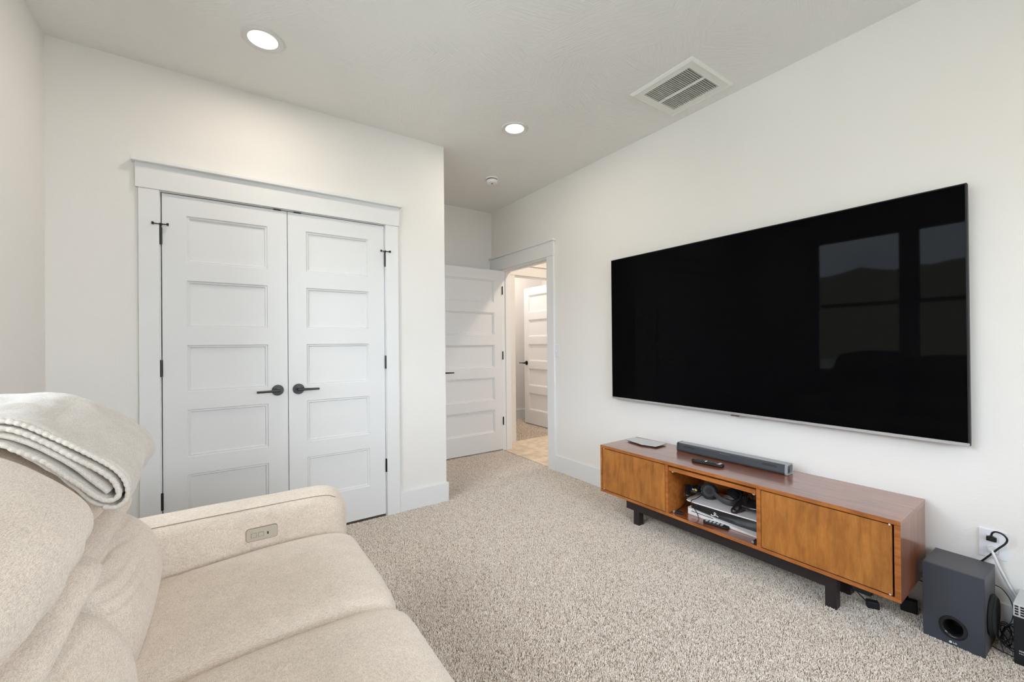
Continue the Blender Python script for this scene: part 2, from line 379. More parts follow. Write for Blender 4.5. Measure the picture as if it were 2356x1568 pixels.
# hall wood floor, plank by plank
fh = setting('floor_hall'); fh['label'] = 'pale oak plank floor in the hall'
bm = B(); box(bm, XR+.012, HX1, HY0, FY+.02, -.08, -.012); obj('underlay', bm, M_DUCT, fh)
pm = None; k = 0; y = FY+.02
rowi = 0
while y > 2.6:
    w = .148; y0 = y-w
    x = XR+.013 - (.45 if rowi % 2 else 0.0)
    while x < HX1:
        a = max(x, XR+.013); b = min(x+.9, HX1)
        if b-a > .05:
            bm = B(); box(bm, a+.0012, b-.0012, y0+.0012, y-.0012, -.012, 0.0, .0012, 1); obj('plank', bm, M_OAK, fh)
        x += .9
    y = y0; rowi += 1
bm = B(); box(bm, XR+.013, HX1, HY0, y, -.012, 0); o = obj('plank_field', bm, M_OAK, fh)

# ------------------------------------------------------------------ window behind the sofa
xw0, xw1 = -.12, -.06
def fr(bm, y0, y1, z0, z1, w, x0, x1):
    box(bm, x0, x1, y0, y0+w, z0, z1, .002, 1); box(bm, x0, x1, y1-w, y1, z0, z1, .002, 1)
    box(bm, x0, x1, y0+w, y1-w, z0, z0+w, .002, 1); box(bm, x0, x1, y0+w, y1-w, z1-w, z1, .002, 1)
def window(name, label, loc, rz, W_):
    """local: wall face x=0, room towards +x, width along y"""
    win = setting(name, loc); win.rotation_euler = (0, 0, rz); win['label'] = label
    a0, a1 = -W_/2, W_/2
    bm = B(); fr(bm, a0, a1, WZ0, WZ1, .035, xw0, xw1)
    box(bm, xw0, xw1, -.045, .045, WZ0+.035, WZ1-.035); obj('window_frame', bm, M_TRIM, win)
    zm = 1.60
    for (a, b) in ((a0+.035, -.045), (.045, a1-.035)):
        bm = B(); fr(bm, a, b, zm-.02, WZ1-.035, .035, xw0+.005, xw0+.03); s1 = obj('upper_sash', bm, M_TRIM, win)
        bm = B(); box(bm, xw0+.014, xw0+.018, a+.035, b-.035, zm+.015, WZ1-.07); obj('pane', bm, M_GLASS, s1)
        bm = B(); fr(bm, a, b, WZ0+.035, zm+.02, .035, xw0+.031, xw0+.055); s2 = obj('lower_sash', bm, M_TRIM, win)
        bm = B(); box(bm, xw0+.040, xw0+.044, a+.035, b-.035, WZ0+.07, zm-.015); obj('pane', bm, M_GLASS, s2)
    bm = B(); box(bm, -.06, .03, a0-.04, a1+.04, WZ0-.02, WZ0+.004, .004); obj('window_sill', bm, M_TRIM, win)
window('window_1', 'double window behind the sofa, seen mirrored in the television', (XL, (WY0+WY1)/2, 0), 0, WY1-WY0)
window('window_2', 'double window in the wall behind the camera', (RWX, YR, 0), math.pi/2, 1.73)

# ground and wooded rise outside (seen only as a reflection)
M_GRASS = plain('dry_grass', srgb(172, 170, 160), .95)
M_TREES = plain('winter_tree_line', srgb(150, 140, 116), .95)
bm = B(); box(bm, -90, 90, -90, 80, -.9, -.6); struct('ground_outside', bm, M_GRASS)
bm = B(); n = 120; A = []; Bv = []; Cv = []
for i in range(n+1):
    y = -70+160*i/n; hgt = 8.2+1.6*noise.noise((y*.05, 3, 0))+.9*noise.noise((y*.35, 9, 0))+.4*noise.noise((y*1.3, 1, 0))
    A.append(bm.verts.new((-42, y, -.7))); Bv.append(bm.verts.new((-50+noise.noise((y*.4, 0, 0)), y, hgt))); Cv.append(bm.verts.new((-66, y, -.7)))
for i in range(n):
    bm.faces.new((A[i], A[i+1], Bv[i+1], Bv[i])); bm.faces.new((Bv[i], Bv[i+1], Cv[i+1], Cv[i]))
struct('hill_outside', bm, M_TREES)

# ------------------------------------------------------------------ trims
def board_case(name, pieces, label):
    e = setting(name); e['label'] = label
    for nm, args, bv in pieces:
        if args[4] == 0: args = (*args[:4], -.009, args[5])
        bm = B(); box(bm, *args, bv, 1); obj(nm, bm, M_TRIM, e)
    return e
yc = YC
board_case('trim_1', [
    ('side_board', (-.377, -.2915, yc-.019, yc, 0, 2.049), .0015),
    ('side_board', (.9365, 1.026, yc-.019, yc, 0, 2.049), .0015),
    ('header_board', (-.389, 1.034, yc-.024, yc, 2.049, 2.180), .0015),
    ('header_cap', (-.402, 1.047, yc-.050, yc, 2.180, 2.199), .002),
    ('door_jamb', (DX0-.012, DX0-.0005, yc-.001, yc+.11, 0, DZ), .001),
    ('door_jamb', (DX1+.0005, DX1+.012, yc-.001, yc+.11, 0, DZ), .001),
    ('door_jamb', (DX0, DX1, yc-.001, yc+.11, DZ+.0005, DZ+.010), .001),
], 'white craftsman casing with a capped header around the closet doors')
board_case('trim_2', [
    ('side_board', (XR-.019, XR, OY0-.106, OY0-.004, 0, OZ+.012), .0015),
    ('side_board', (XR-.019, XR, OY1+.042, OY1+.133, 0, OZ+.012), .0015),
    ('header_board', (XR-.024, XR, OY0-.112, YB, OZ+.012, OZ+.150), .0015),
    ('header_cap', (XR-.046, XR, OY0-.128, YB, OZ+.150, OZ+.168), .002),
    ('door_jamb', (XR-.004, XH+.002, OY1-.001, OY1+.018, 0, OZ), .001),
    ('door_jamb', (XR-.004, XH+.002, OY0-.018, OY0+.001, 0, OZ), .001),
    ('door_jamb', (XR-.004, XH+.002, OY0, OY1, OZ-.001, OZ+.016), .001),
    ('door_stop', (XR+.042, XR+.075, OY1-.012, OY1-.001, 0, OZ-.001), .001),
    ('door_stop', (XR+.042, XR+.075, OY0+.001, OY0+.012, 0, OZ-.001), .001),
    ('door_stop', (XR+.042, XR+.075, OY0+.012, OY1-.012, OZ-.013, OZ-.001), .001),
], 'white casing and jamb of the doorway to the hall')
board_case('trim_3', [
    ('side_board', (FX0-.095, FX0-.004, FY-.019, FY, 0, FZ+.004), .0015),
    ('side_board', (FX1+.004, FX1+.095, FY-.019, FY, 0, FZ+.004), .0015),
    ('header_board', (FX0-.105, FX1+.105, FY-.024, FY, FZ+.004, FZ+.125), .0015),
    ('header_cap', (FX0-.12, FX1+.12, FY-.045, FY, FZ+.125, FZ+.143), .002),
    ('door_jamb', (FX0-.015, FX0+.001, FY-.002, FY+.112, 0, FZ), .001),
    ('door_jamb', (FX1-.001, FX1+.015, FY-.002, FY+.112, 0, FZ), .001),
    ('door_jamb', (FX0, FX1, FY-.002, FY+.112, FZ-.001, FZ+.014), .001),
], 'white casing of the doorway at the end of the hall')
def bb(name, args):
    bm = B(); a = list(args); a[4] = -.009; box(bm, *a, .002, 1); return struct(name, bm, M_TRIM)
bt = .014; bh = .140
bb('baseboard_closet', (1.0265, XW+bt, YC-bt, YC, 0, bh)); bb('baseboard_closet_corner', (XW, XW+bt, YC, YB, 0, bh))
bb('baseboard_closet_left', (XL, -.3775, YC-bt, YC, 0, bh))
bb('baseboard_left', (XL, XL+bt, YR, YC-bt, 0, bh))
bb('baseboard_right', (XR-bt, XR, YR, OY0-.1065, 0, .148))
bb('baseboard_alcove', (XW+bt, XR-.02, YB-bt, YB, 0, bh))
bb('baseboard_far_room', (XH+.08, HX1, 5.43-bt, 5.43, 0, .145))

# ------------------------------------------------------------------ panel doors
def ring(bm, x0, x1, z0, z1, offs):
    """nested rectangles in the door plane: list of (inset, depth)"""
    R = []
    for i, d in offs:
        R.append([bm.verts.new(p) for p in ((x0+i, d, z0+i), (x1-i, d, z0+i), (x1-i, d, z1-i), (x0+i, d, z1-i))])
    for a, b in zip(R, R[1:]):
        for k in range(4): bm.faces.new((a[k], a[(k+1) % 4], b[(k+1) % 4], b[k]))
    bm.faces.new(R[-1])
def lever(name, parent, x, z, dirx, y=0.0, sy=-1):
    h = bpy.data.objects.new(name, None)
    bm = B(); cyl(bm, (x, y+sy*.005, z), .033, .010, 'Y', 32, bev=.003)
    ros = obj(name, bm, M_BLACK, parent, True); ros['label'] = 'black lever handle with round rose'
    bpy.data.objects.remove(h)
    bm = B(); cyl(bm, (x, y+sy*.014, z), .021, .012, 'Y', 24, bev=.003); cyl(bm, (x, y+sy*.034, z), .0115, .042, 'Y', 20)
    obj('neck', bm, M_BLACK, ros, True)
    bm = B(); tube(bm, [(x-dirx*.008, y+sy*.054, z), (x+dirx*.02, y+sy*.056, z), (x+dirx*.06, y+sy*.056, z-.001), (x+dirx*.113, y+sy*.054, z-.002)], .0088, 6, 12, rf=lambda t: 1-.25*t)
    obj('lever', bm, M_BLACK, ros, True)
def panel_door(name, label, loc, rz, w, hgt, px0, px1, rows, th=.035, hinge=0, hz=(.34, 1.07, 1.81), handle=None, both=True):
    """local: x 0..w, front face y=0 (towards -y), thickness +y, z 0..hgt"""
    e = setting(name, loc); e.rotation_euler = (0, 0, rz); e['label'] = label
    bm = B()
    def q(x0, x1, z0, z1):
        box(bm, x0, x1, 0, th, z0, z1)
    q(0, px0, 0, hgt); q(px1, w, 0, hgt)
    zs = [0]+[v for r in reversed(rows) for v in r]+[hgt]
    for i in range(0, len(zs), 2): q(px0, px1, zs[i], zs[i+1])
    obj('door_frame', bm, M_DOOR, e)
    for z0, z1 in rows:
        bm = B()
        ring(bm, px0, px1, z0, z1, [(0, 0), (.004, .008), (.0115, .0065), (.0165, .0155)])
        ring(bm, px0, px1, z0, z1, [(0, th), (.004, th-.008), (.0115, th-.0065), (.0165, th-.0155)])
        obj('panel', bm, M_DOOR, e)
    for z in hz:
        hx = -.004 if hinge == 0 else w+.004
        bm = B(); cyl(bm, (hx, -.006, z), .0068, .092, 'Z', 14, bev=.0015)
        for dz in (-.0185, .0185): cyl(bm, (hx, -.006, z+dz), .0072, .002, 'Z', 14)
        hh = obj('hinge', bm, M_BLACK, e, True)
    if handle: lever('door_handle', e, *handle)
    return e
zr = [(1.671, 1.932), (1.310, 1.571), (.949, 1.2105), (.587, .850), (.226, .489)]
DB = .012
rows = [(a-DB, b-DB) for a, b in zr]
g = .0035
wl = (.3222-g/2)-(-.2823)
d1 = panel_door('door_1', 'left leaf of the white five-panel closet doors', (-.2823, YC-.002, DB), 0, wl, 2.028, -.177+.2823, .214+.2823, rows, hinge=0,
    hz=(.365-DB, 1.086-DB, 1.805-DB), handle=(.264+.2823, .917, -1))
wr = .9285-(.3222+g/2); ox = .3222+g/2
d2 = panel_door('door_2', 'right leaf of the white five-panel closet doors', (ox, YC-.002, DB), 0, wr, 2.028, .4276-ox, .8201-ox, rows, hinge=1,
    hz=(.352-DB, 1.079-DB, 1.80-DB), handle=(.379-ox, .917, 1))
def pinstop(par, x, z, sgn):
    bm = B(); cyl(bm, (x, -.012, z), .008, .01, 'Z', 14)
    tube(bm, [(x, -.014, z), (x-.030, -.022, z)], .0032, 1, 8, False); tube(bm, [(x, -.014, z), (x+.030, -.022, z)], .0032, 1, 8, False)
    cyl(bm, (x-.031, -.022, z), .0075, .009, 'X', 14); cyl(bm, (x+.031, -.022, z), .0075, .009, 'X', 14)
    tube(bm, [(x, -.010, z), (x, -.008, z-.02)], .005, 1, 8, False)
    obj('hinge_stop', bm, M_BLACK, par, True)
pinstop(d1, -.004, 1.866-DB, 1); pinstop(d2, wr+.004, 1.860-DB, -1)
for par, x0 in ((d1, .247+.2823), (d2, .358-ox)):
    bm = B(); box(bm, x0, x0+.042, -.0035, .022, 2.0262, 2.0338); obj('ball_catch', bm, M_BLACK, par)

# room door, opened against the alcove wall (hinged at the hall doorway)
DL = .803
rows3 = [(a-.012, b-.012) for a, b in [(1.655, 1.905), (1.295, 1.545), (.935, 1.185), (.575, .825), (.215, .465)]]
e3 = panel_door('door_3', 'white five-panel room door swung open against the alcove wall', (XR-.001-DL, OY1-.0005, .012), rad(0.0), DL, 2.008, .105, DL-.105, rows3, hinge=1,
    hz=(.318, 1.053, 1.785), handle=None)
lever('door_handle', e3, .058, .893, 1)
# far door beyond the hall, swung open into the far room
e4 = panel_door('door_4', 'white five-panel door standing open in the far room', (3.712, 5.075, .012), rad(-90), .76, 2.004, .105, .655, rows3, hinge=1, hz=(.3, .78, 1.75), handle=None)
lever('door_handle', e4, .055, .892, -1)

# ------------------------------------------------------------------ ceiling fixtures
lab = ['lit recessed ceiling light over the closet doors, nearest the left wall', 'lit recessed ceiling light near the smoke alarm']
for i, (x, y) in enumerate(LAMPS):
    if i > 1: pass
    l = lab[i] if i < 2 else ('lit recessed ceiling light behind the camera, left side', 'lit recessed ceiling light behind the camera, right side')[i-2]
    e = thing('recessed_light', l, 'ceiling light', (x, y, H), group='recessed ceiling lights')
    bm = B(); prof = [(.066, .0), (.066, -.0032), (.070, -.004), (.078, -.0085), (.089, -.0085), (.0935, -.004), (.0945, 0)]
    R = []
    for (r, z) in prof: R.append([bm.verts.new((r*math.cos(a), r*math.sin(a), z)) for a in [2*math.pi*k/48 for k in range(48)]])
    for a, b in zip(R, R[1:]):
        for k in range(48): bm.faces.new((a[k], a[(k+1) % 48], b[(k+1) % 48], b[k]))
    obj('trim_ring', bm, M_CAN, e, True)
    bm = B(); cyl(bm, (0, 0, -.0018), .066, .003, 'Z', 48); obj('lens', bm, M_LENS, e)
# smoke alarm
e = thing('smoke_alarm', 'round white smoke alarm on the ceiling of the door alcove', 'smoke alarm', (2.035, 3.265, H))
bm = B(); cyl(bm, (0, 0, -.006), .062, .012, 'Z', 40, bev=.002); obj('base_ring', bm, M_WHITEP, e, True)
bm = B(); cyl(bm, (0, 0, -.015), .050, .006, 'Z', 40); obj('shadow_gap', bm, M_GREYP, e, True)
bm = B(); cyl(bm, (0, 0, -.031), .045, .028, 'Z', 40, r2=.054, bev=.004); obj('cover', bm, M_WHITEP, e, True)
bm = B(); cyl(bm, (.0, .0, -.046), .008, .003, 'Z', 20); obj('sensor_button', bm, M_GREYP, e, True)
# ceiling vent
vx0, vx1, vy0, vy1 = 2.053, 2.472, 1.270, 1.686
e = thing('ceiling_vent', 'square off-white return air grille on the ceiling near the television wall', 'vent', ((vx0+vx1)/2, (vy0+vy1)/2, H))
hw = (vx1-vx0)/2; hl = (vy1-vy0)/2
bm = B()
for s, ax in ((1, 0), (-1, 0), (1, 1), (-1, 1)):
    pass
def frame_ring(bm, prof, hx, hy):
    R = []
    for i, z in prof: R.append([bm.verts.new(p) for p in ((-hx+i, -hy+i, z), (hx-i, -hy+i, z), (hx-i, hy-i, z), (-hx+i, hy-i, z))])
    for a, b in zip(R, R[1:]):
        for k in range(4): bm.faces.new((a[k], a[(k+1) % 4], b[(k+1) % 4], b[k]))
frame_ring(bm, [(0, 0), (.001, -.005), (.013, -.015), (.014, -.012), (.058, -.012), (.058, -.001)], hw, hl)
obj('frame', bm, M_VENT, e)
bm = B(); box(bm, -.009, .009, -hl+.056, hl-.056, -.0128, -.008); obj('center_bar', bm, M_VENT, e)
bm = B(); q = .1515
for a_ in ((-q, q, -q, q, .118, .1195), (-q, -q+.0015, -q, q, .0005, .118), (q-.0015, q, -q, q, .0005, .118), (-q, q, -q, -q+.0015, .0005, .118), (-q, q, q-.0015, q, .0005, .118)): box(bm, *a_)
obj('duct', bm, M_DUCT, e)
nl = 24; lm = None
for i in range(nl):
    yy = -hl+.064+(2*hl-.128)*i/(nl-1)
    bm = B(); box(bm, -hw+.057, hw-.057, -.0008, .0008, -.0052, .0052); bmesh.ops.rotate(bm, cent=(0, 0, 0), matrix=Matrix.Rotation(rad(-8), 3, 'X'), verts=bm.verts)
    if lm is None:
        lm = obj('slat', bm, M_VENT, e); lm.location = (0, yy, -.0068)
    else:
        bm.free(); o = lm.copy(); COL.objects.link(o); o.parent = e; o.location = (0, yy, -.0068)

# ------------------------------------------------------------------ wall plates
e = thing('light_switch', 'white rocker light switch plate beside the hall doorway', 'light switch', (XR, 3.000, 1.130))
bm = B(); box(bm, -.006, 0, -.035, .035, -.058, .058, .002); obj('plate', bm, M_PLATE, e)
bm = B(); box(bm, -.010, -.005, -.006, .006, -.012, .012, .002, rot=Matrix.Rotation(rad(14), 3, 'Y')); obj('switch', bm, M_PLATE, e)
oy, oz = .2985, .372
e = thing('wall_outlet', 'white duplex power outlet on the wall above the subwoofer', 'outlet', (XR, oy, oz))
bm = B(); box(bm, -.006, 0, -.0385, .0385, -.057, .057, .002); obj('plate', bm, M_PLATE, e)
for z in (.024, -.024):
    bm = B(); box(bm, -.008, -.004, -.017, .017, z-.014, z+.014, .004); obj('socket', bm, M_PLATE, e)

# ------------------------------------------------------------------ television
TX = XR-.058
e = thing('television', 'very large black flat-screen television mounted on the right wall', 'television', (TX, 1.310, 1.307))
tw, thh = .9605, .5425
bm = B(); box(bm, 0, .028, -tw, tw, -thh, thh, .002, 1); obj('housing', bm, M_BLACKP, e)
bm = B(); box(bm, -.0015, .001, -tw+.006, tw-.006, -thh+.014, thh-.006); obj('screen', bm, M_SCREEN, e)
bm = B(); box(bm, -.003, .012, -tw+.001, tw-.001, -thh-.001, -thh+.0135, .001, 1); obj('bottom_bezel', bm, M_SILVER, e)
bm = B(); box(bm, -.003, .012, -.022, .022, -thh-.009, -thh-.001, .001, 1); lg = obj('logo_tab', bm, M_GREYP, e)
bm = B(); box(bm, -.0036, -.0028, -.004, .004, -thh-.007, -thh-.004); obj('status_light', bm, M_RED, lg)
bm = B(); box(bm, .028, .0575, -.35, .35, -.25, .25); obj('wall_bracket', bm, M_BLACKP, e)

# ------------------------------------------------------------------ media console
CT, CX, CY = .0166, 2.1467, .4848
CL, CD, CZ0, CZ1 = 1.5426, .395, .1856, .5021
MC = thing('media_console', 'low walnut media console with dark base under the television', 'cabinet', (CX, CY, 0), CT)
bt2 = .018
bm = B(); box(bm, 0, CD, 0, CL, CZ1-bt2, CZ1, .0012, 1); obj('top_board', bm, M_WTOP, MC)
bm = B(); box(bm, -.0006, .0006, .0012, CL-.0012, CZ1-bt2+.0012, CZ1-.0012); obj('edge_band', bm, M_WFRAME, MC)
bm = B(); box(bm, 0, CD, 0, CL, CZ0, CZ0+.0165, .001, 1); obj('bottom_board', bm, M_WTOP, MC)
bm = B(); box(bm, -.0006, .0006, .0012, CL-.0012, CZ0+.0008, CZ0+.0158); obj('edge_band', bm, M_WFRAME, MC)
zb, zt = CZ0+.0168, CZ1-bt2-.0004
for i, (a, b) in enumerate(((0.0002, .0195), (.5085, .5285), (1.0185, 1.036), (CL-.017, CL-.0002))):
    bm = B(); box(bm, .0008, CD-.001, a, b, zb, zt, .0008, 1)
    obj('side_board' if i in (0, 3) else 'divider', bm, M_WSIDE if i in (0, 3) else M_WFRAME, MC)
    bm = B(); box(bm, 0, .0016, a+.0004, b-.0004, zb, zt); obj('edge_strip', bm, M_WFRAME, MC)
bm = B(); box(bm, CD-.008, CD-.002, .01, CL-.01, zb, zt); obj('back_panel', bm, M_WFRAME, MC)
def cdoor(a, b):
    bm = B(); box(bm, .001, .017, a, b, zb+.003, zt-.004, .0008, 1); return obj('door', bm, M_WDOOR, MC)
cdoor(.0255, .5065); cdoor(1.039, CL-.0195)
bm = B(); box(bm, .004, .30, .531, 1.0165, .4525, .4745, .0008, 1); fd = obj('flap_door', bm, M_WFRAME, MC)
for yy in (.545, .995):
    bm = B(); box(bm, .012, .03, yy-.006, yy+.006, .444, .4525, .001, 1); obj('catch', bm, M_LGREY, MC)
for yy in (.033, CL-.03):
    for z in (zb+.004, zt-.003):
        bm = B(); cyl(bm, (.002, yy, z), .0035, .003, 'X', 12); obj('pivot_pin', bm, M_SILVERP, MC, True)
# base: two long rails and four legs
ax0, ax1 = .104, .152
for nm, x0, x1 in (('base_rail', ax0, ax1), ('base_rail', .285, .33)):
    bm = B(); box(bm, x0, x1, .237, 1.408, .088, CZ0-.0002, .001, 1)
    bmesh.ops.translate(bm, vec=(0, 0, 0), verts=bm.verts); obj(nm, bm, M_WDARK, MC)
for x0, x1 in ((ax0, ax1), (.285, .33)):
    for y0 in (.239, 1.306):
        bm = B(); box(bm, x0+.0005, x1, y0, y0+.044, -.005, .0885, .0015, 1); obj('leg', bm, M_WDARK, MC)
for y0 in (.239, 1.306):
    bm = B(); box(bm, ax1, .285, y0+.004, y0+.04, .135, CZ0-.0002); obj('cross_rail', bm, M_WDARK, MC)
bm = B(); cyl(bm, (.135, .235, .155), .006, .004, 'Y', 14); obj('screw', bm, M_BRASS, MC, True)

def cl(x, y, z):       # console-local to world
    c, s = math.cos(CT), math.sin(CT); return (CX+x*c-y*s, CY+x*s+y*c, z)
def cthing(name, label, cat, x, y, z, rz=0, rot=None, group=None):
    if rot: rot = (rot[0], rot[1], rot[2]+CT)
    return thing(name, label, cat, cl(x, y, z), rz+CT, group, rot)

# silver plate device on the left end
e = cthing('silver_plate', 'flat silver plate lying on the left end of the walnut console', 'device', 0, 0, CZ1)
pl = [(.224, 1.499), (.209, 1.444), (.197, 1.375), (.190, 1.362), (.189, 1.345), (.198, 1.335), (.205, 1.300), (.217, 1.253), (.345, 1.257), (.318, 1.496)]
bm = B(); prism(bm, pl, 'Z', .009, .013, .0008); obj('plate', bm, M_SILVERP, e)
bm = B(); prism(bm, [(p[0]*.94+.270*.06, p[1]*.94+1.38*.06) for p in pl], 'Z', .0046, .009); obj('underside_shade', bm, M_GREYP, e)  # dark inset slab stands in for the shade beneath the raised plate
for a_ in ((.205, .22, 1.33, 1.36), (.31, .33, 1.29, 1.31), (.30, .32, 1.44, 1.46)):
    bm = B(); box(bm, *a_, 0, .0048); obj('foot', bm, M_GREYP, e)
bm = B(); box(bm, .222, .230, 1.285, 1.315, .0128, .0134); obj('mark', bm, M_LGREY, e)

# soundbar
e = cthing('soundbar', 'long charcoal soundbar on the console below the television', 'soundbar', .268, .494, CZ1)
L = .638
sec = [(.004, .003), (.0, .012), (.003, .046), (.010, .0535), (.060, .0535), (.066, .048), (.066, .006), (.062, .003)]
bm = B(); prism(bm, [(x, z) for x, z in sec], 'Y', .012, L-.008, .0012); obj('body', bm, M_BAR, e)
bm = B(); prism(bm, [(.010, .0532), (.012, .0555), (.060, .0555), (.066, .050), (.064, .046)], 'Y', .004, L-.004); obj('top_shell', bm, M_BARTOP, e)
o2 = [(-.0005, .002), (-.003, .012), (0, .048), (.009, .0555), (.061, .0558), (.0675, .050), (.0675, .006), (.062, .0015)]
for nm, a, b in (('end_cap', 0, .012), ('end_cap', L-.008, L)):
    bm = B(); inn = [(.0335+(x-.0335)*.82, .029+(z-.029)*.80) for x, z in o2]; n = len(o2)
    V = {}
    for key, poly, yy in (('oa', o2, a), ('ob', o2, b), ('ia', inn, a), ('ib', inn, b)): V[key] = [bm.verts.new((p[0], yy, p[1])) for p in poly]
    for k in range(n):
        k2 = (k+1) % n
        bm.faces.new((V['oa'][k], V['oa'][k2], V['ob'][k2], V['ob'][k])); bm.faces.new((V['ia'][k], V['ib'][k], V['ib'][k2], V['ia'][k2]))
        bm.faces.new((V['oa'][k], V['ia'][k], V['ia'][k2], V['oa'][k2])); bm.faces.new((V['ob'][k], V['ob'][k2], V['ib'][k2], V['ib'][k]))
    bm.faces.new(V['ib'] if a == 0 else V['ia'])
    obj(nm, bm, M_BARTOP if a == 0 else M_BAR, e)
for a in (.05, L-.12):
    bm = B(); pts = rrect(a, a+.075, .014, .044, .012, 5); prism(bm, pts, 'X', .0016, .0022); obj('driver_cover', bm, M_BARDK, e)
bm = B()
for k in range(9): box(bm, -.0002+.0016, .0030, .30+k*.007, .3045+k*.007, .040, .0425)
obj('indicator_marks', bm, M_GREYM, e)
for a_ in ((.01, .02, .06, .10), (.01, .02, .54, .58), (.05, .06, .3, .34)):
    bm = B(); box(bm, *a_, 0, .004); obj('foot', bm, M_BLACKP, e)

# remote controls
def remote(name, label, x, y, z, rz, L, Wd, Th, accent, rows=7):
    e = cthing(name, label, 'remote', x, y, z, rz, group='remote controls')
    bm = B(); n = 14; R = []
    for i in range(n+1):
        t = i/n; yy = (t-.5)*L; k = (1-abs(2*t-1)**10)**.25 if 0 < t < 1 else .55
        hw = Wd/2*k*(1.0 if t < .8 else 1-.06*(t-.8)/.2)
        th = Th*(.8+.2*math.cos((t-.5)*math.pi))
        R.append([bm.verts.new(p) for p in ((-hw*.72, yy, 0), (hw*.72, yy, 0), (hw, yy, th*.45), (hw*.94, yy, th*.93), (hw*.86, yy, th), (-hw*.86, yy, th), (-hw*.94, yy, th*.93), (-hw, yy, th*.45))])
    for a, b in zip(R, R[1:]):
        for k in range(8): bm.faces.new((a[k], a[(k+1) % 8], b[(k+1) % 8], b[k]))
    bm.faces.new(R[0][::-1]); bm.faces.new(R[-1]); obj('body', bm, M_BLACKP, e, True)
    bs = (L*.8)/(rows+4 if accent else rows+1)
    for i in range(rows):
        for j in (-1, 0, 1):
            bm = B(); yy = L*.36-i*bs*1.12; box(bm, j*Wd*.24-Wd*.08, j*Wd*.24+Wd*.08, yy-bs*.34, yy+bs*.34, Th*.93, Th*1.09, .0006, 1)
            m = M_LGREY if not accent else (M_WHITEP if (i in (4,) and j != 1) else M_GREYP)
            obj('button', bm, m, e)
    if accent:
        bm = B(); cyl(bm, (0, -L*.24, Th*1.0), Wd*.2, .004, 'Z', 20); obj('dial', bm, M_GREYP, e, True)
        bm = B(); box(bm, -Wd*.34, Wd*.34, -L*.44, -L*.355, Th*.93, Th*1.07, .001, 1); obj('cover_strip', bm, M_LGREY, e)
        bm = B(); box(bm, -Wd*.38, -Wd*.14, -L*.350, -L*.318, Th*.93, Th*1.1, .0006, 1); obj('power_button', bm, M_RED, e)
    return e
remote('remote_control', 'dark remote control with white and red keys on the console top', .140, .854, CZ1, rad(7), .172, .050, .017, True)
remote('remote_control', 'small dark remote control with light keys inside the open shelf', .066, .768, zb, rad(9), .130, .040, .013, False, 5)

# ------------------------------------------------------------------ game console in the open shelf
G = cthing('game_console', 'white and black game console lying flat in the open shelf', 'game console', 0, 0, zb)
def slab(poly, z0, z1, tilt=None, bev=.002):
    bm = B(); prism(bm, poly, 'Z', z0, z1, bev)
    if tilt:
        for v in bm.verts: v.co.z += tilt(v.co)
    return bm
lowpoly = [(.086, .553), (.086, .58), (.088, .70), (.089, .90), (.090, .945), (.096, .953), (.34, .965), (.34, .548), (.10, .545)]
bm = slab(lowpoly, 0, .006); 
for v in bm.verts:
    if v.co.z > .003: v.co.z = .0045+.032*max(0, min(1, (v.co.y-.56)/.39))
obj('lower_shell', bm, M_WHITEP, G)
bp = [(.104, .935), (.102, .88), (.106, .78), (.118, .68), (.136, .60), (.146, .548), (.33, .548), (.33, .945), (.12, .945)]
bm = B(); prism(bm, bp, 'Z', .004, .074, .003); obj('center_body', bm, M_BLACKG, G)
up_ = [(.085, .553), (.083, .60), (.082, .75), (.084, .90), (.089, .950), (.098, .962), (.15, .975), (.345, .978), (.345, .546), (.095, .545)]
bm = slab(up_, .0715, .0775, lambda c: .012*(1-(c.y-.55)/.42)-.002*0)
obj('upper_shell', bm, M_WHITEP, G)
bm = B(); prism(bm, [(.797, .0225), (.925, .0245), (.925, .0215), (.797, .0195)], 'X', .0872, .0895); obj('disc_slot', bm, M_DARKSLOT, G)
bm = B(); box(bm, .131, .137, .570, .585, .0725, .0755, .001, 1); obj('status_light', bm, M_RED, G)
# white emblem on the black front: upright letter over a flat double curve
def textmesh(s, size, depth=.0006):
    cu = bpy.data.curves.new('t', 'FONT'); cu.body = s; cu.size = size; cu.extrude = depth; cu.align_x = 'CENTER'; cu.align_y = 'CENTER'
    o = bpy.data.objects.new('t', cu); COL.objects.link(o); dg = bpy.context.evaluated_depsgraph_get(); dg.update()
    me = bpy.data.meshes.new_from_object(o.evaluated_get(dg)); bm = bmesh.new(); bm.from_mesh(me)
    bpy.data.objects.remove(o); bpy.data.meshes.remove(me); return bm
bm = textmesh('P', .030)
for v in bm.verts: v.co = Vector((.1045-v.co.z, .795-v.co.x, .040+v.co.y))
tube(bm, [(.1035, .817, .036), (.1035, .808, .031), (.1035, .797, .034), (.1035, .785, .037), (.1035, .775, .033)], .0036, 6, 8, flat=.5)
obj('emblem', bm, M_WHITEP, G, label='white emblem')

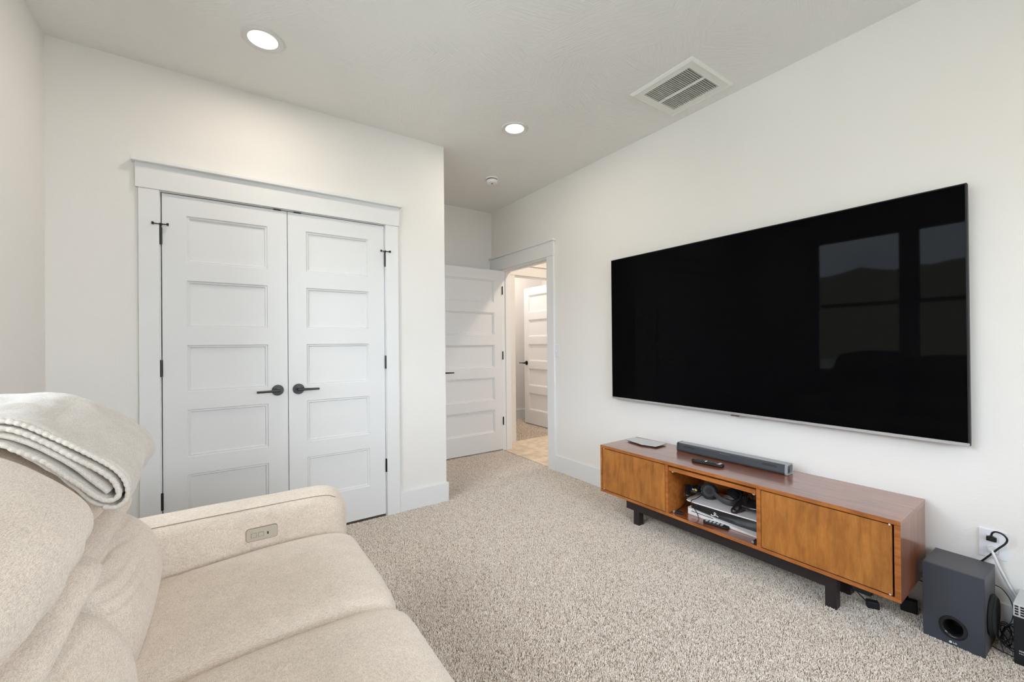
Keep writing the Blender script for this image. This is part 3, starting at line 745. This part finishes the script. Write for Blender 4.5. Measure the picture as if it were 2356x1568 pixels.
def gamepad(name, label, x, y, z, rot, s=1.0, yellow=False):
    e = cthing(name, label, 'game controller', x, y, z, rot=rot, group='game controllers'); e.scale = (s, s, s)
    bm = B()
    ball(bm, (0, 0, 0), (.040, .062, .019)); ball(bm, (.012, .036, .002), (.030, .030, .021)); ball(bm, (.012, -.036, .002), (.030, .030, .021))
    for sg in (1, -1):
        ball(bm, (-.024, sg*.058, -.006), (.050, .022, .021), Matrix.Rotation(sg*rad(-20), 3, 'Z')@Matrix.Rotation(rad(-12), 3, 'Y'))
        ball(bm, (-.056, sg*.070, -.015), (.021, .0185, .0185))
    o = obj('body', bm, M_BLACKG, e, True, ang=180)
    md = o.modifiers.new('remesh', 'REMESH'); md.mode = 'VOXEL'; md.voxel_size = .0024; md.use_smooth_shade = True
    sm = o.modifiers.new('smooth', 'SMOOTH'); sm.iterations = 6; sm.factor = .6
    for (px, py) in ((-.006, .024), (-.006, -.024)):
        bm = B(); cyl(bm, (px, py, .020), .006, .014, 'Z', 16); cyl(bm, (px, py, .028), .0095, .005, 'Z', 20, bev=.0015); obj('thumbstick', bm, M_BLACKP, e, True)
    bm = B(); box(bm, .010, .030, .040, .0465, .018, .0255, .001, 1); box(bm, .0167, .0232, .0335, .053, .018, .0255, .001, 1); obj('direction_pad', bm, M_BLACKP, e)
    for (dx, dy) in ((.009, 0), (-.009, 0), (0, .009), (0, -.009)):
        bm = B(); cyl(bm, (.018+dx, -.044+dy, .0225), .0042, .007, 'Z', 14, bev=.001); obj('button', bm, M_GREYP, e, True)
    for sg in (1, -1):
        bm = B(); box(bm, .030, .046, sg*.044-.016, sg*.044+.016, -.004, .010, .004); obj('shoulder_button', bm, M_BLACKG, e)
    if yellow:
        bm = B(); ball(bm, (-.030, .004, .0165), (.015, .010, .0045), n=16); obj('yellow_panel', bm, M_YELLOW, e, True)
        bm = B(); ball(bm, (-.026, .022, .0165), (.010, .008, .0045), n=16); obj('grey_panel', bm, M_LGREY, e, True)
    return e
ZT = zb+.0835
gamepad('game_controller', 'glossy black gamepad at the right end of the open shelf', .158, .618, ZT+.050, (rad(-3), rad(-22), rad(2)), 1.04)
gamepad('game_controller', 'black gamepad with yellow marking left of the headphones in the open shelf', .172, .956, ZT+.038, (rad(4), rad(-16), rad(52)), .80, True)

# headphones
hp = cthing('headphones', 'black over-ear headphones resting on the white game console', 'headphones', 0, 0, ZT)
def cup(c, nrm, r, par, front=True):
    q = Vector(nrm).to_track_quat('Z', 'Y').to_matrix()
    def add(nm, parts, mat, p):
        bm = B()
        for (off, rr, h, bev) in parts: cyl(bm, (0, 0, off), rr, h, 'Z', 40, bev=bev)
        bmesh.ops.rotate(bm, cent=(0, 0, 0), matrix=q, verts=bm.verts); bmesh.ops.translate(bm, vec=c, verts=bm.verts)
        return obj(nm, bm, mat, p, True)
    o = add('ear_cup', [(.004, r*.93, .020, .006), (.016, r*.74, .008, .003)], M_BLACKP, par)
    add('ear_pad', [(-.019, r*1.14, .028, .012)], M_BLACKP, o)
    add('cup_ring', [(.0205, r*.76, .002, .0005)], M_BLACKG, o)
    add('cup_disc', [(.0215, r*.42, .004, .001)], M_BLACKP, o)
    return o
cup((.190, .874, .046), (-.84, -.42, .34), .042, hp)
cup((.285, .765, .052), (.75, -.2, .62), .038, hp)
bm = B(); tube(bm, [(.185, .838, .040), (.172, .805, .030), (.165, .775, .024), (.172, .742, .021), (.200, .724, .024), (.240, .720, .032), (.272, .732, .044), (.285, .745, .052)], .0042, 8, 12, flat=3.6)
obj('headband', bm, M_GREYP, hp, True)
bm = B(); tube(bm, [(.170, .770, .025), (.180, .740, .021), (.204, .726, .025), (.230, .722, .030)], .0062, 6, 12, flat=2.9); obj('band_pad', bm, M_BLACKP, hp, True)
bm = B(); tube(bm, [(.165, .905, .020), (.120, .915, .006), (.090, .922, .003), (.078, .920, -.010), (.080, .905, -.035), (.078, .885, -.058), (.070, .87, -.081)], .0022, 8, 8); obj('cable', bm, M_CABLE, hp, True)

# cables and small plugs in the shelf
bm = B(); tube(bm, [(.235, 1.004, .095), (.20, 1.008, .05), (.13, 1.008, .012), (.05, 1.000, .006), (.045, .985, .008)], .0022, 8, 8)
o = obj('cable', bm, M_CABLE, None, True); o.location = cl(0, 0, zb); o.rotation_euler = (0, 0, CT); tag(o, 'thin black cable in the left corner of the open shelf', 'cable')
e = cthing('usb_plug', 'small black plug lying in the left front corner of the open shelf', 'plug', .05, .985, zb)
bm = B(); box(bm, -.012, .012, -.028, .012, 0, .012, .003, rot=Matrix.Rotation(rad(20), 3, 'Z')); obj('housing', bm, M_BLACKP, e)
bm = B(); cyl(bm, (-.014, .018, .007), .0065, .012, 'X', 16, bev=.001); obj('tip', bm, M_SILVER, e, True)
e = cthing('metal_catch', 'small metal catch in the right front corner of the open shelf', 'catch', .018, .542, zb)
bm = B(); box(bm, -.006, .02, -.008, .008, 0, .018, .002); obj('body', bm, M_BLACKP, e)
bm = B(); cyl(bm, (-.004, .010, .008), .0055, .010, 'X', 14, bev=.001); obj('tip', bm, M_SILVER, e, True)
bm = B(); tube(bm, [(.20, .66, .045), (.17, .648, .085), (.175, .62, .118), (.20, .575, .130), (.26, .555, .120)], .0032, 8, 8)
tube(bm, [(.185, .63, .06), (.18, .628, .09), (.172, .634, .115)], .0028, 6, 8)
o = obj('controller_cable', bm, M_CABLE, None, True); o.location = cl(0, 0, ZT-.005); o.rotation_euler = (0, 0, CT); tag(o, 'dark cable rising behind the right gamepad', 'cable')

# ------------------------------------------------------------------ subwoofer
sx, sy, sw, sd, sh = 2.3562, .4666, .1705, .200, .2955
e = thing('subwoofer', 'charcoal box subwoofer standing on the carpet by the outlet', 'speaker', (sx, sy-sw, 0), rad(-1.2))
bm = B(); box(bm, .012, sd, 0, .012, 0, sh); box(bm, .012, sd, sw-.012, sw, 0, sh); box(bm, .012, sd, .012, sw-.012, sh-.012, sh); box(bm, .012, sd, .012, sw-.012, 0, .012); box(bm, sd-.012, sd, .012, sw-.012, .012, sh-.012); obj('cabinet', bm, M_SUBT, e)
# front board with a round port hole
bm = B(); N = 40; pc = (.0845, .069); pr = .040
outer = []; inner = []
AN = sorted([2*math.pi*(k+.5)/N for k in range(N)]+[math.atan2(cz_-pc[1], cy_-pc[0]) % (2*math.pi) for cy_ in (0, sw) for cz_ in (0, sh)]); N = len(AN)
for a in AN:
    c, s = math.cos(a), math.sin(a)
    t = min((sw-pc[0])/c if c > 1e-6 else 9, (-pc[0])/c if c < -1e-6 else 9, (sh-pc[1])/s if s > 1e-6 else 9, (-pc[1])/s if s < -1e-6 else 9)
    outer.append((pc[0]+c*t, pc[1]+s*t)); inner.append((pc[0]+c*pr, pc[1]+s*pr))
def loopv(poly, x): return [bm.verts.new((x, p[0], p[1])) for p in poly]
fo, fi = loopv(outer, 0), loopv(inner, 0)
for k in range(N): bm.faces.new((fo[k], fo[(k+1) % N], fi[(k+1) % N], fi[k]))
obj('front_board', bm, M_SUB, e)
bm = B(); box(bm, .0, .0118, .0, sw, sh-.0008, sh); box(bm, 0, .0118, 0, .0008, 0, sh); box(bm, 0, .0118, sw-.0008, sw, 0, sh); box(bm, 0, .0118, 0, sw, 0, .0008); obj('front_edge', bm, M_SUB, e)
bm = B(); R = []
for (r, x) in ((.0415, -.0005), (.040, -.003), (.034, -.0035), (.030, -.002), (.0265, .004), (.0250, .014), (.0240, .09), (.023, .0095)):
    R.append([bm.verts.new((x, pc[0]+r*math.cos(a)*.98, pc[1]+r*math.sin(a)*1.08)) for a in [2*math.pi*k/48 for k in range(48)]])
R = R[:-1]
for a, b in zip(R, R[1:]):
    for k in range(48): bm.faces.new((a[k], a[(k+1) % 48], b[(k+1) % 48], b[k]))
po = obj('port_ring', bm, M_BLACKG, e, True)
bm = B(); 
R0 = [bm.verts.new((.0895, pc[0]+.0238*math.cos(a), pc[1]+.0256*math.sin(a))) for a in [2*math.pi*k/32 for k in range(32)]]; bm.faces.new(R0)
obj('port_hole', bm, M_DARKSLOT, po)
# round passive driver on the right flank
bm = B(); cyl(bm, (.105, -.006, .130), .078, .012, 'Y', 48, bev=.004)
cyl(bm, (.105, -.0145, .130), .070, .006, 'Y', 48, bev=.0025); obj('side_driver', bm, M_CLOTH, e, True)
bm = textmesh('LG', .0095)
for v in bm.verts: v.co = Vector((-.0008-v.co.z, .0795-v.co.x, .0110+v.co.y))
cyl(bm, (-.001, .0915, .0112), .0042, .0016, 'X', 24); obj('logo', bm, M_WHITEP, e, label='small white LG lettering with a round mark')

# router-like black unit at the right edge
e = thing('router', 'black upright unit with light grey vented top at the right edge of the floor', 'router', (2.415, .232, 0), rad(-1))
bm = B(); box(bm, 0, .17, -.060, 0, 0, .176, .002); obj('body', bm, M_BLACKP, e)
bm = B(); box(bm, -.0015, .17, -.061, .001, .176, .222, .002); vt = obj('vented_top', bm, M_SILVERP, e)
for r_ in range(4):
    for c_ in range(4):
        bm = B(); box(bm, -.0022, -.0012, -.0125-c_*.0135, -.0035-c_*.0135, .183+r_*.0095, .189+r_*.0095); obj('vent_slot', bm, M_DARKSLOT, vt)
bm = B()
for k in range(4): box(bm, -.0008, .0004, -.016-k*.004, -.013-k*.004, .050, .0545)
for k in range(9): box(bm, -.0008, .0004, -.015-k*.004, -.0125-k*.004, .0415, .0445)
obj('print_mark', bm, M_LGREY, e)

# plugs and cords at the outlet
e = thing('power_plug', 'black power plug with looping black cord in the upper outlet socket', 'plug', (XR-.008, oy+.002, oz+.024))
bm = B(); box(bm, -.016, 0, -.014, .014, -.010, .008, .003); obj('plug_body', bm, M_BLACKP, e)
bm = B(); box(bm, -.024, -.010, -.007, .007, -.002, .014, .003); obj('strain_relief', bm, M_BLACKP, e)
bm = B(); tube(bm, [(XR-.028, .300, .402), (XR-.036, .296, .425), (XR-.045, .284, .437), (XR-.048, .266, .434), (XR-.046, .256, .418), (XR-.040, .262, .396), (XR-.032, .282, .366), (XR-.026, .306, .328), (XR-.0145, .345, .27), (XR-.010, .40, .20), (XR-.020, .42, .16)], .0034, 8, 8)
bmesh.ops.translate(bm, vec=-e.location, verts=bm.verts); obj('cord', bm, M_CABLE, e, True)
e = thing('white_plug', 'white round power plug with thick white cord in the lower outlet socket', 'plug', (XR-.008, oy-.002, oz-.020))
bm = B(); cyl(bm, (-.009, 0, 0), .013, .018, 'X', 24, bev=.003); obj('plug_body', bm, M_WCABLE, e, True)
bm = B(); tube(bm, [(XR-.028, .297, .352), (XR-.036, .291, .335), (XR-.030, .283, .305), (XR-.018, .268, .258), (XR-.012, .250, .213), (XR-.011, .232, .180), (XR-.012, .218, .145), (XR-.022, .21, .09), (XR-.03, .20, .004)], .0048, 8, 10)
bmesh.ops.translate(bm, vec=-e.location, verts=bm.verts); obj('cord', bm, M_WCABLE, e, True)
# thin black wires between subwoofer and router
def wire(name, label, pts, r=.0018):
    bm = B(); tube(bm, pts, r, 8, 8); tag(obj(name, bm, M_CABLE, None, True), label, 'cord')
wire('speaker_wire', 'thin black wire curving from the subwoofer back towards the router', [(2.552, .291, .215), (2.545, .272, .210), (2.535, .252, .185), (2.530, .243, .150), (2.520, .246, .110), (2.50, .262, .070), (2.48, .272, .04), (2.46, .262, .004)])
bm = B()
for k in range(7):
    c = Vector((2.485+.012*math.sin(k*2.1), .256+.010*math.cos(k*1.7), .045+.010*k*.5)); a0 = k*.9
    pts = []
    for j in range(9):
        a = a0+2*math.pi*j/9; pts.append(c+Vector((.030*math.cos(a), .018*math.sin(a), (.036+.004*math.sin(k))*math.sin(a+k*.4)*.8)))
    for p in pts: p.z = max(p.z, .003)
    tube(bm, pts, .0017, 4, 6, closed=True)
tag(obj('cord_bundle', bm, M_CABLE, None, True), 'tangled bundle of thin black cords between subwoofer and router', 'cord')
wire('floor_wire', 'thin black wire lying on the carpet right of the subwoofer', [(2.47, .290, .004), (2.46, .270, .003), (2.455, .250, .003), (2.45, .236, .004)])
# power brick and cables under the right end of the console
e = thing('power_brick', 'black power brick on the floor behind the right end of the console', 'power brick', (2.500, .540, 0), rad(12))
bm = B(); box(bm, -.018, .018, -.028, .028, .0, .052, .004); obj('housing', bm, M_BLACKP, e)
bm = B(); tube(bm, [(0, -.0, .051), (.004, .01, .075), (.01, .03, .10)], .003, 6, 8); obj('lead', bm, M_CABLE, e, True)
wire('console_wire', 'thick black cord emerging behind the console towards the subwoofer', [(2.545, .62, .175), (2.545, .55, .145), (2.545, .49, .13), (2.548, .44, .125), (2.55, .40, .12)], .003)
wire('console_wire', 'thin black cord sloping behind the console end', [(2.540, .62, .10), (2.545, .55, .135), (2.548, .50, .155), (2.55, .44, .18)], .0022)
e = thing('cable_adapter', 'black adapter on the carpet under the console right of the leg', 'adapter', (2.40, .640, 0), rad(30))
bm = B(); box(bm, -.015, .015, -.022, .022, 0, .03, .003); obj('housing', bm, M_BLACKP, e)
bm = B(); tube(bm, [(.0, .02, .02), (.01, .06, .06), (.03, .10, .10)], .003, 6, 8); obj('lead', bm, M_CABLE, e, True)
e = thing('surge_protector', 'dark power strip on the carpet under the console beside the right leg', 'power strip', (2.505, .78, 0), rad(4))
bm = B(); box(bm, -.025, .025, -.11, .11, 0, .035, .004); obj('housing', bm, M_GREYP, e)
bm = B(); box(bm, -.014, .014, -.06, -.02, .0348, .060, .003); obj('plug', bm, M_BLACKP, e)

# ------------------------------------------------------------------ sofa
SF = thing('sofa', 'beige upholstered reclining sofa in front of the window', 'sofa')
def loft(prof, a0, a1, axis='Y', n=8.0, na=30, k=6, crown=0.0, wr=None, piv=None, warp=None, nend=None):
    """closed cross-section swept along an axis with rounded pillow ends"""
    P = [Vector((p[0], p[1], 0)) for p in cr([(p[0], p[1], 0) for p in prof], k, True)]
    cx = sum(p.x for p in P)/len(P); cy = sum(p.y for p in P)/len(P)
    hx = (max(p.x for p in P)-min(p.x for p in P))/2; hy = (max(p.y for p in P)-min(p.y for p in P))/2
    half = (a1-a0)/2; mid = (a0+a1)/2; bm = bmesh.new(); rings = []
    hm = min(hx, hy)
    for i in range(na+1):
        t = -1+2*i/na; s = math.sin(t*math.pi/2); kk = max(0.0, 1-abs(s)**n)**(1/ (2.2))
        inset = hm*(1-kk) - crown*(1-s*s)*hm
        fx = 1-inset/hx; fy = 1-inset/hy
        ring_ = []
        for p in P:
            a, b = cx+(p.x-cx)*fx, cy+(p.y-cy)*fy; c = mid+half*s
            v = Vector((a, c, b)) if axis == 'Y' else Vector((c, a, b))
            if warp: v = warp(v)
            ring_.append(v)
        rings.append(ring_)
    V = [[bm.verts.new(v) for v in r] for r in rings]; m = len(P)
    for i in range(na):
        for j in range(m): bm.faces.new((V[i][j], V[i][(j+1) % m], V[i+1][(j+1) % m], V[i+1][j]))
    bm.faces.new(V[0]); bm.faces.new(V[-1])
    bmesh.ops.remove_doubles(bm, verts=bm.verts, dist=1e-5)
    bmesh.ops.recalc_face_normals(bm, faces=bm.faces)
    if wr:
        bm.normal_update()
        mv = [(v, v.normal.copy()*wr(v.co)) for v in bm.verts]
        for v, d in mv: v.co += d
    return bm
def soft(sc, amp):
    return lambda c: amp*noise.noise((c.x*sc, c.y*sc, c.z*sc))
FB, FT = .06, .36
Y0, Y1, Y2 = .58, 1.148, 1.714
# base, back shell and arms
bm = B(); box(bm, -.58, .345, .42, 1.88, FB, FT, .01); obj('base', bm, M_FAB, SF, True)
for y0, y1 in ((Y0+.004, Y1-.003), (Y1+.003, Y2-.004)):
    bm = loft([(.335, .09), (.385, .085), (.402, .12), (.406, .25), (.400, .37), (.37, .40), (.335, .40)], y0, y1, 'Y', 14, 24, 4); obj('footrest_panel', bm, M_FAB, SF, True, ang=180)
bm = B(); box(bm, -.66, -.50, .44, 1.86, .08, .80, .03, 3); obj('back_shell', bm, M_FAB, SF, True)
def arm(y0, y1, inner):
    w = y1-y0
    sec = [(y0, .10), (y0, .34), (y0, .56), (y0+.006, .612), (y0+.035, .636), (y0+w*.5, .643), (y1-.035, .632), (y1-.006, .606), (y1, .56), (y1, .34), (y1, .10), (y0+w*.5, .095)]
    def warp(v):
        # round the front top, straight back
        if v.x > .30:
            t = (v.x-.30)/.105; d = .055*(1-math.sqrt(max(0, 1-min(1, t)**2)))
            v.z -= d*max(0, min(1, (v.z-.30)/.3))
        return v
    bm = loft(sec, -.60, .404, 'X', 16, 44, 5, warp=warp, wr=soft(9, .0022)); o = obj('armrest', bm, M_FAB, SF, True, ang=180)
    ys = y0+.022 if inner == 0 else y1-.022
    pts = [(-.35, ys, .630), (-.1, ys, .6315), (.1, ys, .632), (.25, ys, .631), (.318, ys, .628), (.358, ys, .617)] if inner else [(-.35, ys, .630), (-.1, ys, .6315), (.1, ys, .632), (.25, ys, .631), (.318, ys-.003, .6275), (.350, ys-.008, .6150)]
    bm = B(); tube(bm, pts, .0013, 6, 6); obj('seam', bm, M_SEAM, o, True)
    return o
A1 = arm(Y2+.001, 1.900, 0); A2 = arm(.385, Y0-.001, 1)
bm = B()
for (x, y) in ((-.5, .5), (-.5, 1.8), (.28, .5), (.28, 1.8)): 
    bm = B(); cyl(bm, (x, y, .03), .025, .06, 'Z', 16); obj('foot', bm, M_BLACKP, SF, True)
# control plate on the far arm
yy = Y2-.0035
bm = B(); prism(bm, rrect(.056, .149, .5265, .5685, .008), 'Y', yy, yy+.006, .0008); cp = obj('control_panel', bm, M_TAUPE, A1)
bm = B(); prism(bm, rrect(.0545, .1505, .525, .570, .009), 'Y', yy+.001, yy+.006); obj('panel_edge', bm, M_SEAM, cp)
for xx in (.070, .092):
    bm = B(); box(bm, xx-.0012, xx+.0162, yy-.0004, yy+.001, .5375, .5535); g_ = obj('button_gap', bm, M_SEAM, cp)
    bm = B(); box(bm, xx, xx+.015, yy-.0018, yy+.001, .5387, .5523, .001, 1); obj('button', bm, M_TAUPE, cp)
bm = B(); box(bm, .118, .1225, yy-.0006, yy+.001, .541, .550); obj('usb_port', bm, M_DARKSLOT, cp)
# seat cushions
def seat(y0, y1, lift, label):
    z = lift
    sec = [(-.30, .36), (-.30, .47+z), (-.22, .492+z), (-.10, .505+z), (.02, .516+z), (.15, .523+z), (.28, .520+z), (.350, .508+z), (.392, .486+z), (.408, .45+z), (.404, .41), (.37, .385), (.15, .37), (-.1, .36)]
    def wr(c):
        d = .0035*noise.noise((c.x*5, c.y*5, c.z*5))
        if c.z > .44: # folds near the backrest and at the front
            d += .003*math.sin((c.x*1.0+c.y*.22)*95)*max(0, 1-abs(c.x+.13)/.07)*max(0, noise.noise((c.y*9, 3, z*50))+.35)
            d += .0014*math.sin((c.x*.25+c.y)*140+3*noise.noise((c.x*8, 0, 0)))*max(0, min(1, (c.x-.05)/.2))*max(0, noise.noise((c.y*5, c.x*4, 7+z*90))+.25)
        return d
    bm = loft(sec, y0, y1, 'Y', 10, 52, 7, crown=.050, wr=wr); o = obj('seat_cushion', bm, M_FAB, SF, True, ang=180)
    if label: o['label'] = label
    return o
seat(Y1+.0005, Y2-.0008, -.006, 'seat cushion beside the control panel arm'); seat(Y0+.0008, Y1-.0005, .004, 'nearer seat cushion')
# backrests: lumbar cushion, neck roll and overhanging headrest for each seat
lum = [(-.46, .46), (-.26, .43), (-.185, .46), (-.158, .52), (-.152, .58), (-.166, .65), (-.198, .70), (-.245, .735), (-.31, .745), (-.46, .74), (-.52, .60)]
neck = [(-.44, .72), (-.30, .715), (-.235, .725), (-.198, .752), (-.196, .778), (-.225, .80), (-.30, .81), (-.44, .81)]
head = [(-.56, .80), (-.585, .88), (-.565, .96), (-.50, 1.015), (-.41, 1.035), (-.325, 1.015), (-.25, .965), (-.205, .915), (-.194, .875), (-.212, .84), (-.26, .805), (-.36, .785), (-.48, .78)]
def back(y0, y1, which, dx=0.0, dz=0.0, lx=0.0):
    sh2 = lambda P, a: [(x+a, z+dz) for x, z in P]
    def wl(c):
        d = .003*noise.noise((c.x*6, c.y*6, c.z*6))
        if c.x > -.30 and c.z > .48:
            f = max(0, min(1, (c.z-.60)/.09))*max(0, min(1, 1-(c.y-y0-.05)/(y1-y0-.12)))
            d -= .0100*f*max(0, math.sin(c.z*215+c.y*30+2.2*noise.noise((c.y*7, c.z*5, 1))))**5
        return d
    bm = loft([(x+lx, z) for x, z in lum], y0+.003, y1-.003, 'Y', 7, 64, 18, crown=.07, wr=wl); obj('lumbar_cushion', bm, M_FAB2, SF, True, ang=180)
    bm = loft(sh2(neck, dx), y0+.006, y1-.006, 'Y', 9, 32, 7, wr=soft(8, .004)); obj('neck_roll', bm, M_FAB2, SF, True, ang=180)
    def wh(c):
        d = .008*noise.noise((c.x*5+which*7, c.y*4, c.z*5))
        f = max(0, min(1, (.93-c.z)/.10))
        d += .005*f*math.sin(c.y*62+4*noise.noise((c.y*6, c.z*4, which)))
        d += .004*math.sin(c.x*70+c.z*60+c.y*18+5*noise.noise((c.y*3, c.z*4, which)))*max(0, noise.noise((c.x*7, c.y*6, c.z*6+which))+.2)
        return d
    bm = loft(sh2(head, dx), y0+.002, y1-.002, 'Y', 6, 48, 8, crown=.05, wr=wh); obj('headrest', bm, M_FAB2, SF, True, ang=180)
back(Y1, Y2, 1, -.035, -.012, -.010); back(Y0, Y1, 0, 0, .018, .010)

# ------------------------------------------------------------------ folded throw blanket
BK = thing('throw_blanket', 'folded light grey fleece throw draped over the far headrest of the sofa', 'blanket')
def resample(pts, n):
    P = cr([(p[0], p[1], 0) for p in pts], 10); L = [0]
    for a, b in zip(P, P[1:]): L.append(L[-1]+(b-a).length)
    o = []; j = 0
    for i in range(n):
        d = L[-1]*i/(n-1)
        while j < len(L)-2 and L[j+1] < d: j += 1
        t = (d-L[j])/max(1e-9, L[j+1]-L[j]); o.append(P[j].lerp(P[j+1], t))
    return o
def sheet(keys, thick, nu=110, nv=34, amp=.004, seed=0, edge_drop=0):
    """keys: [(y, path)] cross paths in (x,z) blended along y; closed thick sheet"""
    R = [(y, resample(p, nu)) for y, p in keys]
    bm = bmesh.new(); G = []
    for v in range(nv+1):
        s = v/nv; y = R[0][0]+(R[-1][0]-R[0][0])*s
        for q in range(len(R)-1):
            if y <= R[q+1][0]+1e-9: break
        t = (y-R[q][0])/(R[q+1][0]-R[q][0]); t = t*t*(3-2*t)
        G.append([(R[q][1][u].lerp(R[q+1][1][u], t), y) for u in range(nu)])
    top = []; bot = []
    for v in range(nv+1):
        rt_, rb = [], []
        for u in range(nu):
            p, y = G[v][u]; a = G[v][max(0, u-1)][0]; b = G[v][min(nu-1, u+1)][0]; d = (b-a).normalized(); nrm = Vector((-d.y, d.x))
            w = amp*(noise.noise((u*.09+seed, v*.16, seed))+.5*noise.noise((u*.22+seed, v*.30, 4))+.9*noise.noise((u*.035+v*.09, v*.45, seed+2))*min(1, v/6))
            e_ = min(v, nv-v); th = thick*(1 if e_ > 1 else (.55, .86)[e_])
            base = Vector((p.x, y, p.y)); N3 = Vector((nrm.x, 0, nrm.y))
            rt_.append(bm.verts.new(base+N3*(th/2+w))); rb.append(bm.verts.new(base+N3*(-th/2+w)))
        top.append(rt_); bot.append(rb)
    for v in range(nv):
        for u in range(nu-1):
            bm.faces.new((top[v][u], top[v][u+1], top[v+1][u+1], top[v+1][u])); bm.faces.new((bot[v][u], bot[v+1][u], bot[v+1][u+1], bot[v][u+1]))
        bm.faces.new((top[v][0], top[v+1][0], bot[v+1][0], bot[v][0])); bm.faces.new((top[v][-1], bot[v][-1], bot[v+1][-1], top[v+1][-1]))
    for u in range(nu-1):
        bm.faces.new((top[0][u], bot[0][u], bot[0][u+1], top[0][u+1])); bm.faces.new((top[nv][u], top[nv][u+1], bot[nv][u+1], bot[nv][u]))
    return bm
row1 = [(-.60, .93), (-.56, 1.02), (-.48, 1.075), (-.41, 1.085), (-.344, 1.075), (-.313, 1.064), (-.28, 1.04), (-.246, 1.013), (-.211, .983), (-.186, .958), (-.172, .934), (-.167, .910), (-.171, .892), (-.186, .881), (-.205, .886), (-.229, .907), (-.252, .938), (-.28, .972), (-.308, 1.0), (-.344, 1.027), (-.41, 1.045), (-.50, 1.04), (-.56, .99), (-.59, .93)]
mid1 = [(-.60, .93), (-.57, 1.03), (-.49, 1.085), (-.41, 1.094), (-.345, 1.09), (-.315, 1.084), (-.28, 1.069), (-.25, 1.052), (-.215, 1.022), (-.19, .996), (-.168, .962), (-.172, .925), (-.182, .900), (-.196, .893), (-.21, .905), (-.229, .925), (-.252, .950), (-.28, .982), (-.308, 1.008), (-.344, 1.035), (-.41, 1.05), (-.50, 1.045), (-.56, .99), (-.59, .93)]
far1 = [(-.60, .92), (-.56, 1.0), (-.49, 1.047), (-.43, 1.058), (-.375, 1.052), (-.335, 1.036), (-.30, 1.015), (-.265, .993), (-.235, .963), (-.208, .935), (-.186, .903), (-.192, .880), (-.203, .858), (-.214, .850), (-.226, .866), (-.24, .90), (-.258, .93), (-.28, .960), (-.308, .985), (-.344, 1.008), (-.41, 1.025), (-.50, 1.015), (-.56, .97), (-.59, .92)]
bm = sheet([(1.165, row1), (1.42, mid1), (1.69, far1)], .011, 150, 40, .006, 1); obj('outer_fold', bm, M_BLANKET, BK, True, ang=180)
def inset_path(path, dx): return path
row2 = [(-.56, .97), (-.50, 1.045), (-.41, 1.066), (-.344, 1.061), (-.313, 1.049), (-.28, 1.024), (-.246, .993), (-.211, .962), (-.190, .938), (-.182, .918), (-.181, .906), (-.187, .898), (-.199, .898), (-.215, .910), (-.235, .934), (-.258, .960), (-.28, .985), (-.302, 1.004), (-.323, 1.019), (-.344, 1.033), (-.41, 1.048), (-.50, 1.035)]
sh_ = lambda P, dz, dx=0: [(x+dx, z+dz) for x, z in P]
bm = sheet([(1.162, row2), (1.42, sh_(row2, .012, .004)), (1.66, sh_(row2, -.012, -.012))], .009, 130, 16, .001, 5); obj('inner_fold', bm, M_BLANKET, BK, True, ang=180)
roll = [(-.50, 1.03), (-.41, 1.054), (-.344, 1.047), (-.313, 1.032), (-.28, 1.006), (-.246, .973), (-.218, .938), (-.197, .912)]
bm = sheet([(1.163, roll), (1.42, sh_(roll, .010, .002)), (1.66, sh_(roll, -.012, -.012))], .0155, 70, 16, .001, 9); obj('middle_fold', bm, M_BLANKET, BK, True, ang=180)
# scalloped hems along the near edge
def hem(path, r, y, n):
    P = resample(path, n*6+1); bm = bmesh.new()
    pts = [Vector((p.x, y, p.y)) for p in P]
    rings = []
    tube(bm, pts, r, 1, 10, False, rf=lambda t: .86+.24*abs(math.sin(t*n*math.pi)))
    return bm
bm = hem(row1[3:15], .0050, 1.1605, 34); obj('hem', bm, M_BLANKET, BK, True, ang=180)
bm = hem(row2[1:21], .0050, 1.158, 56); obj('hem', bm, M_BLANKET, BK, True, ang=180)
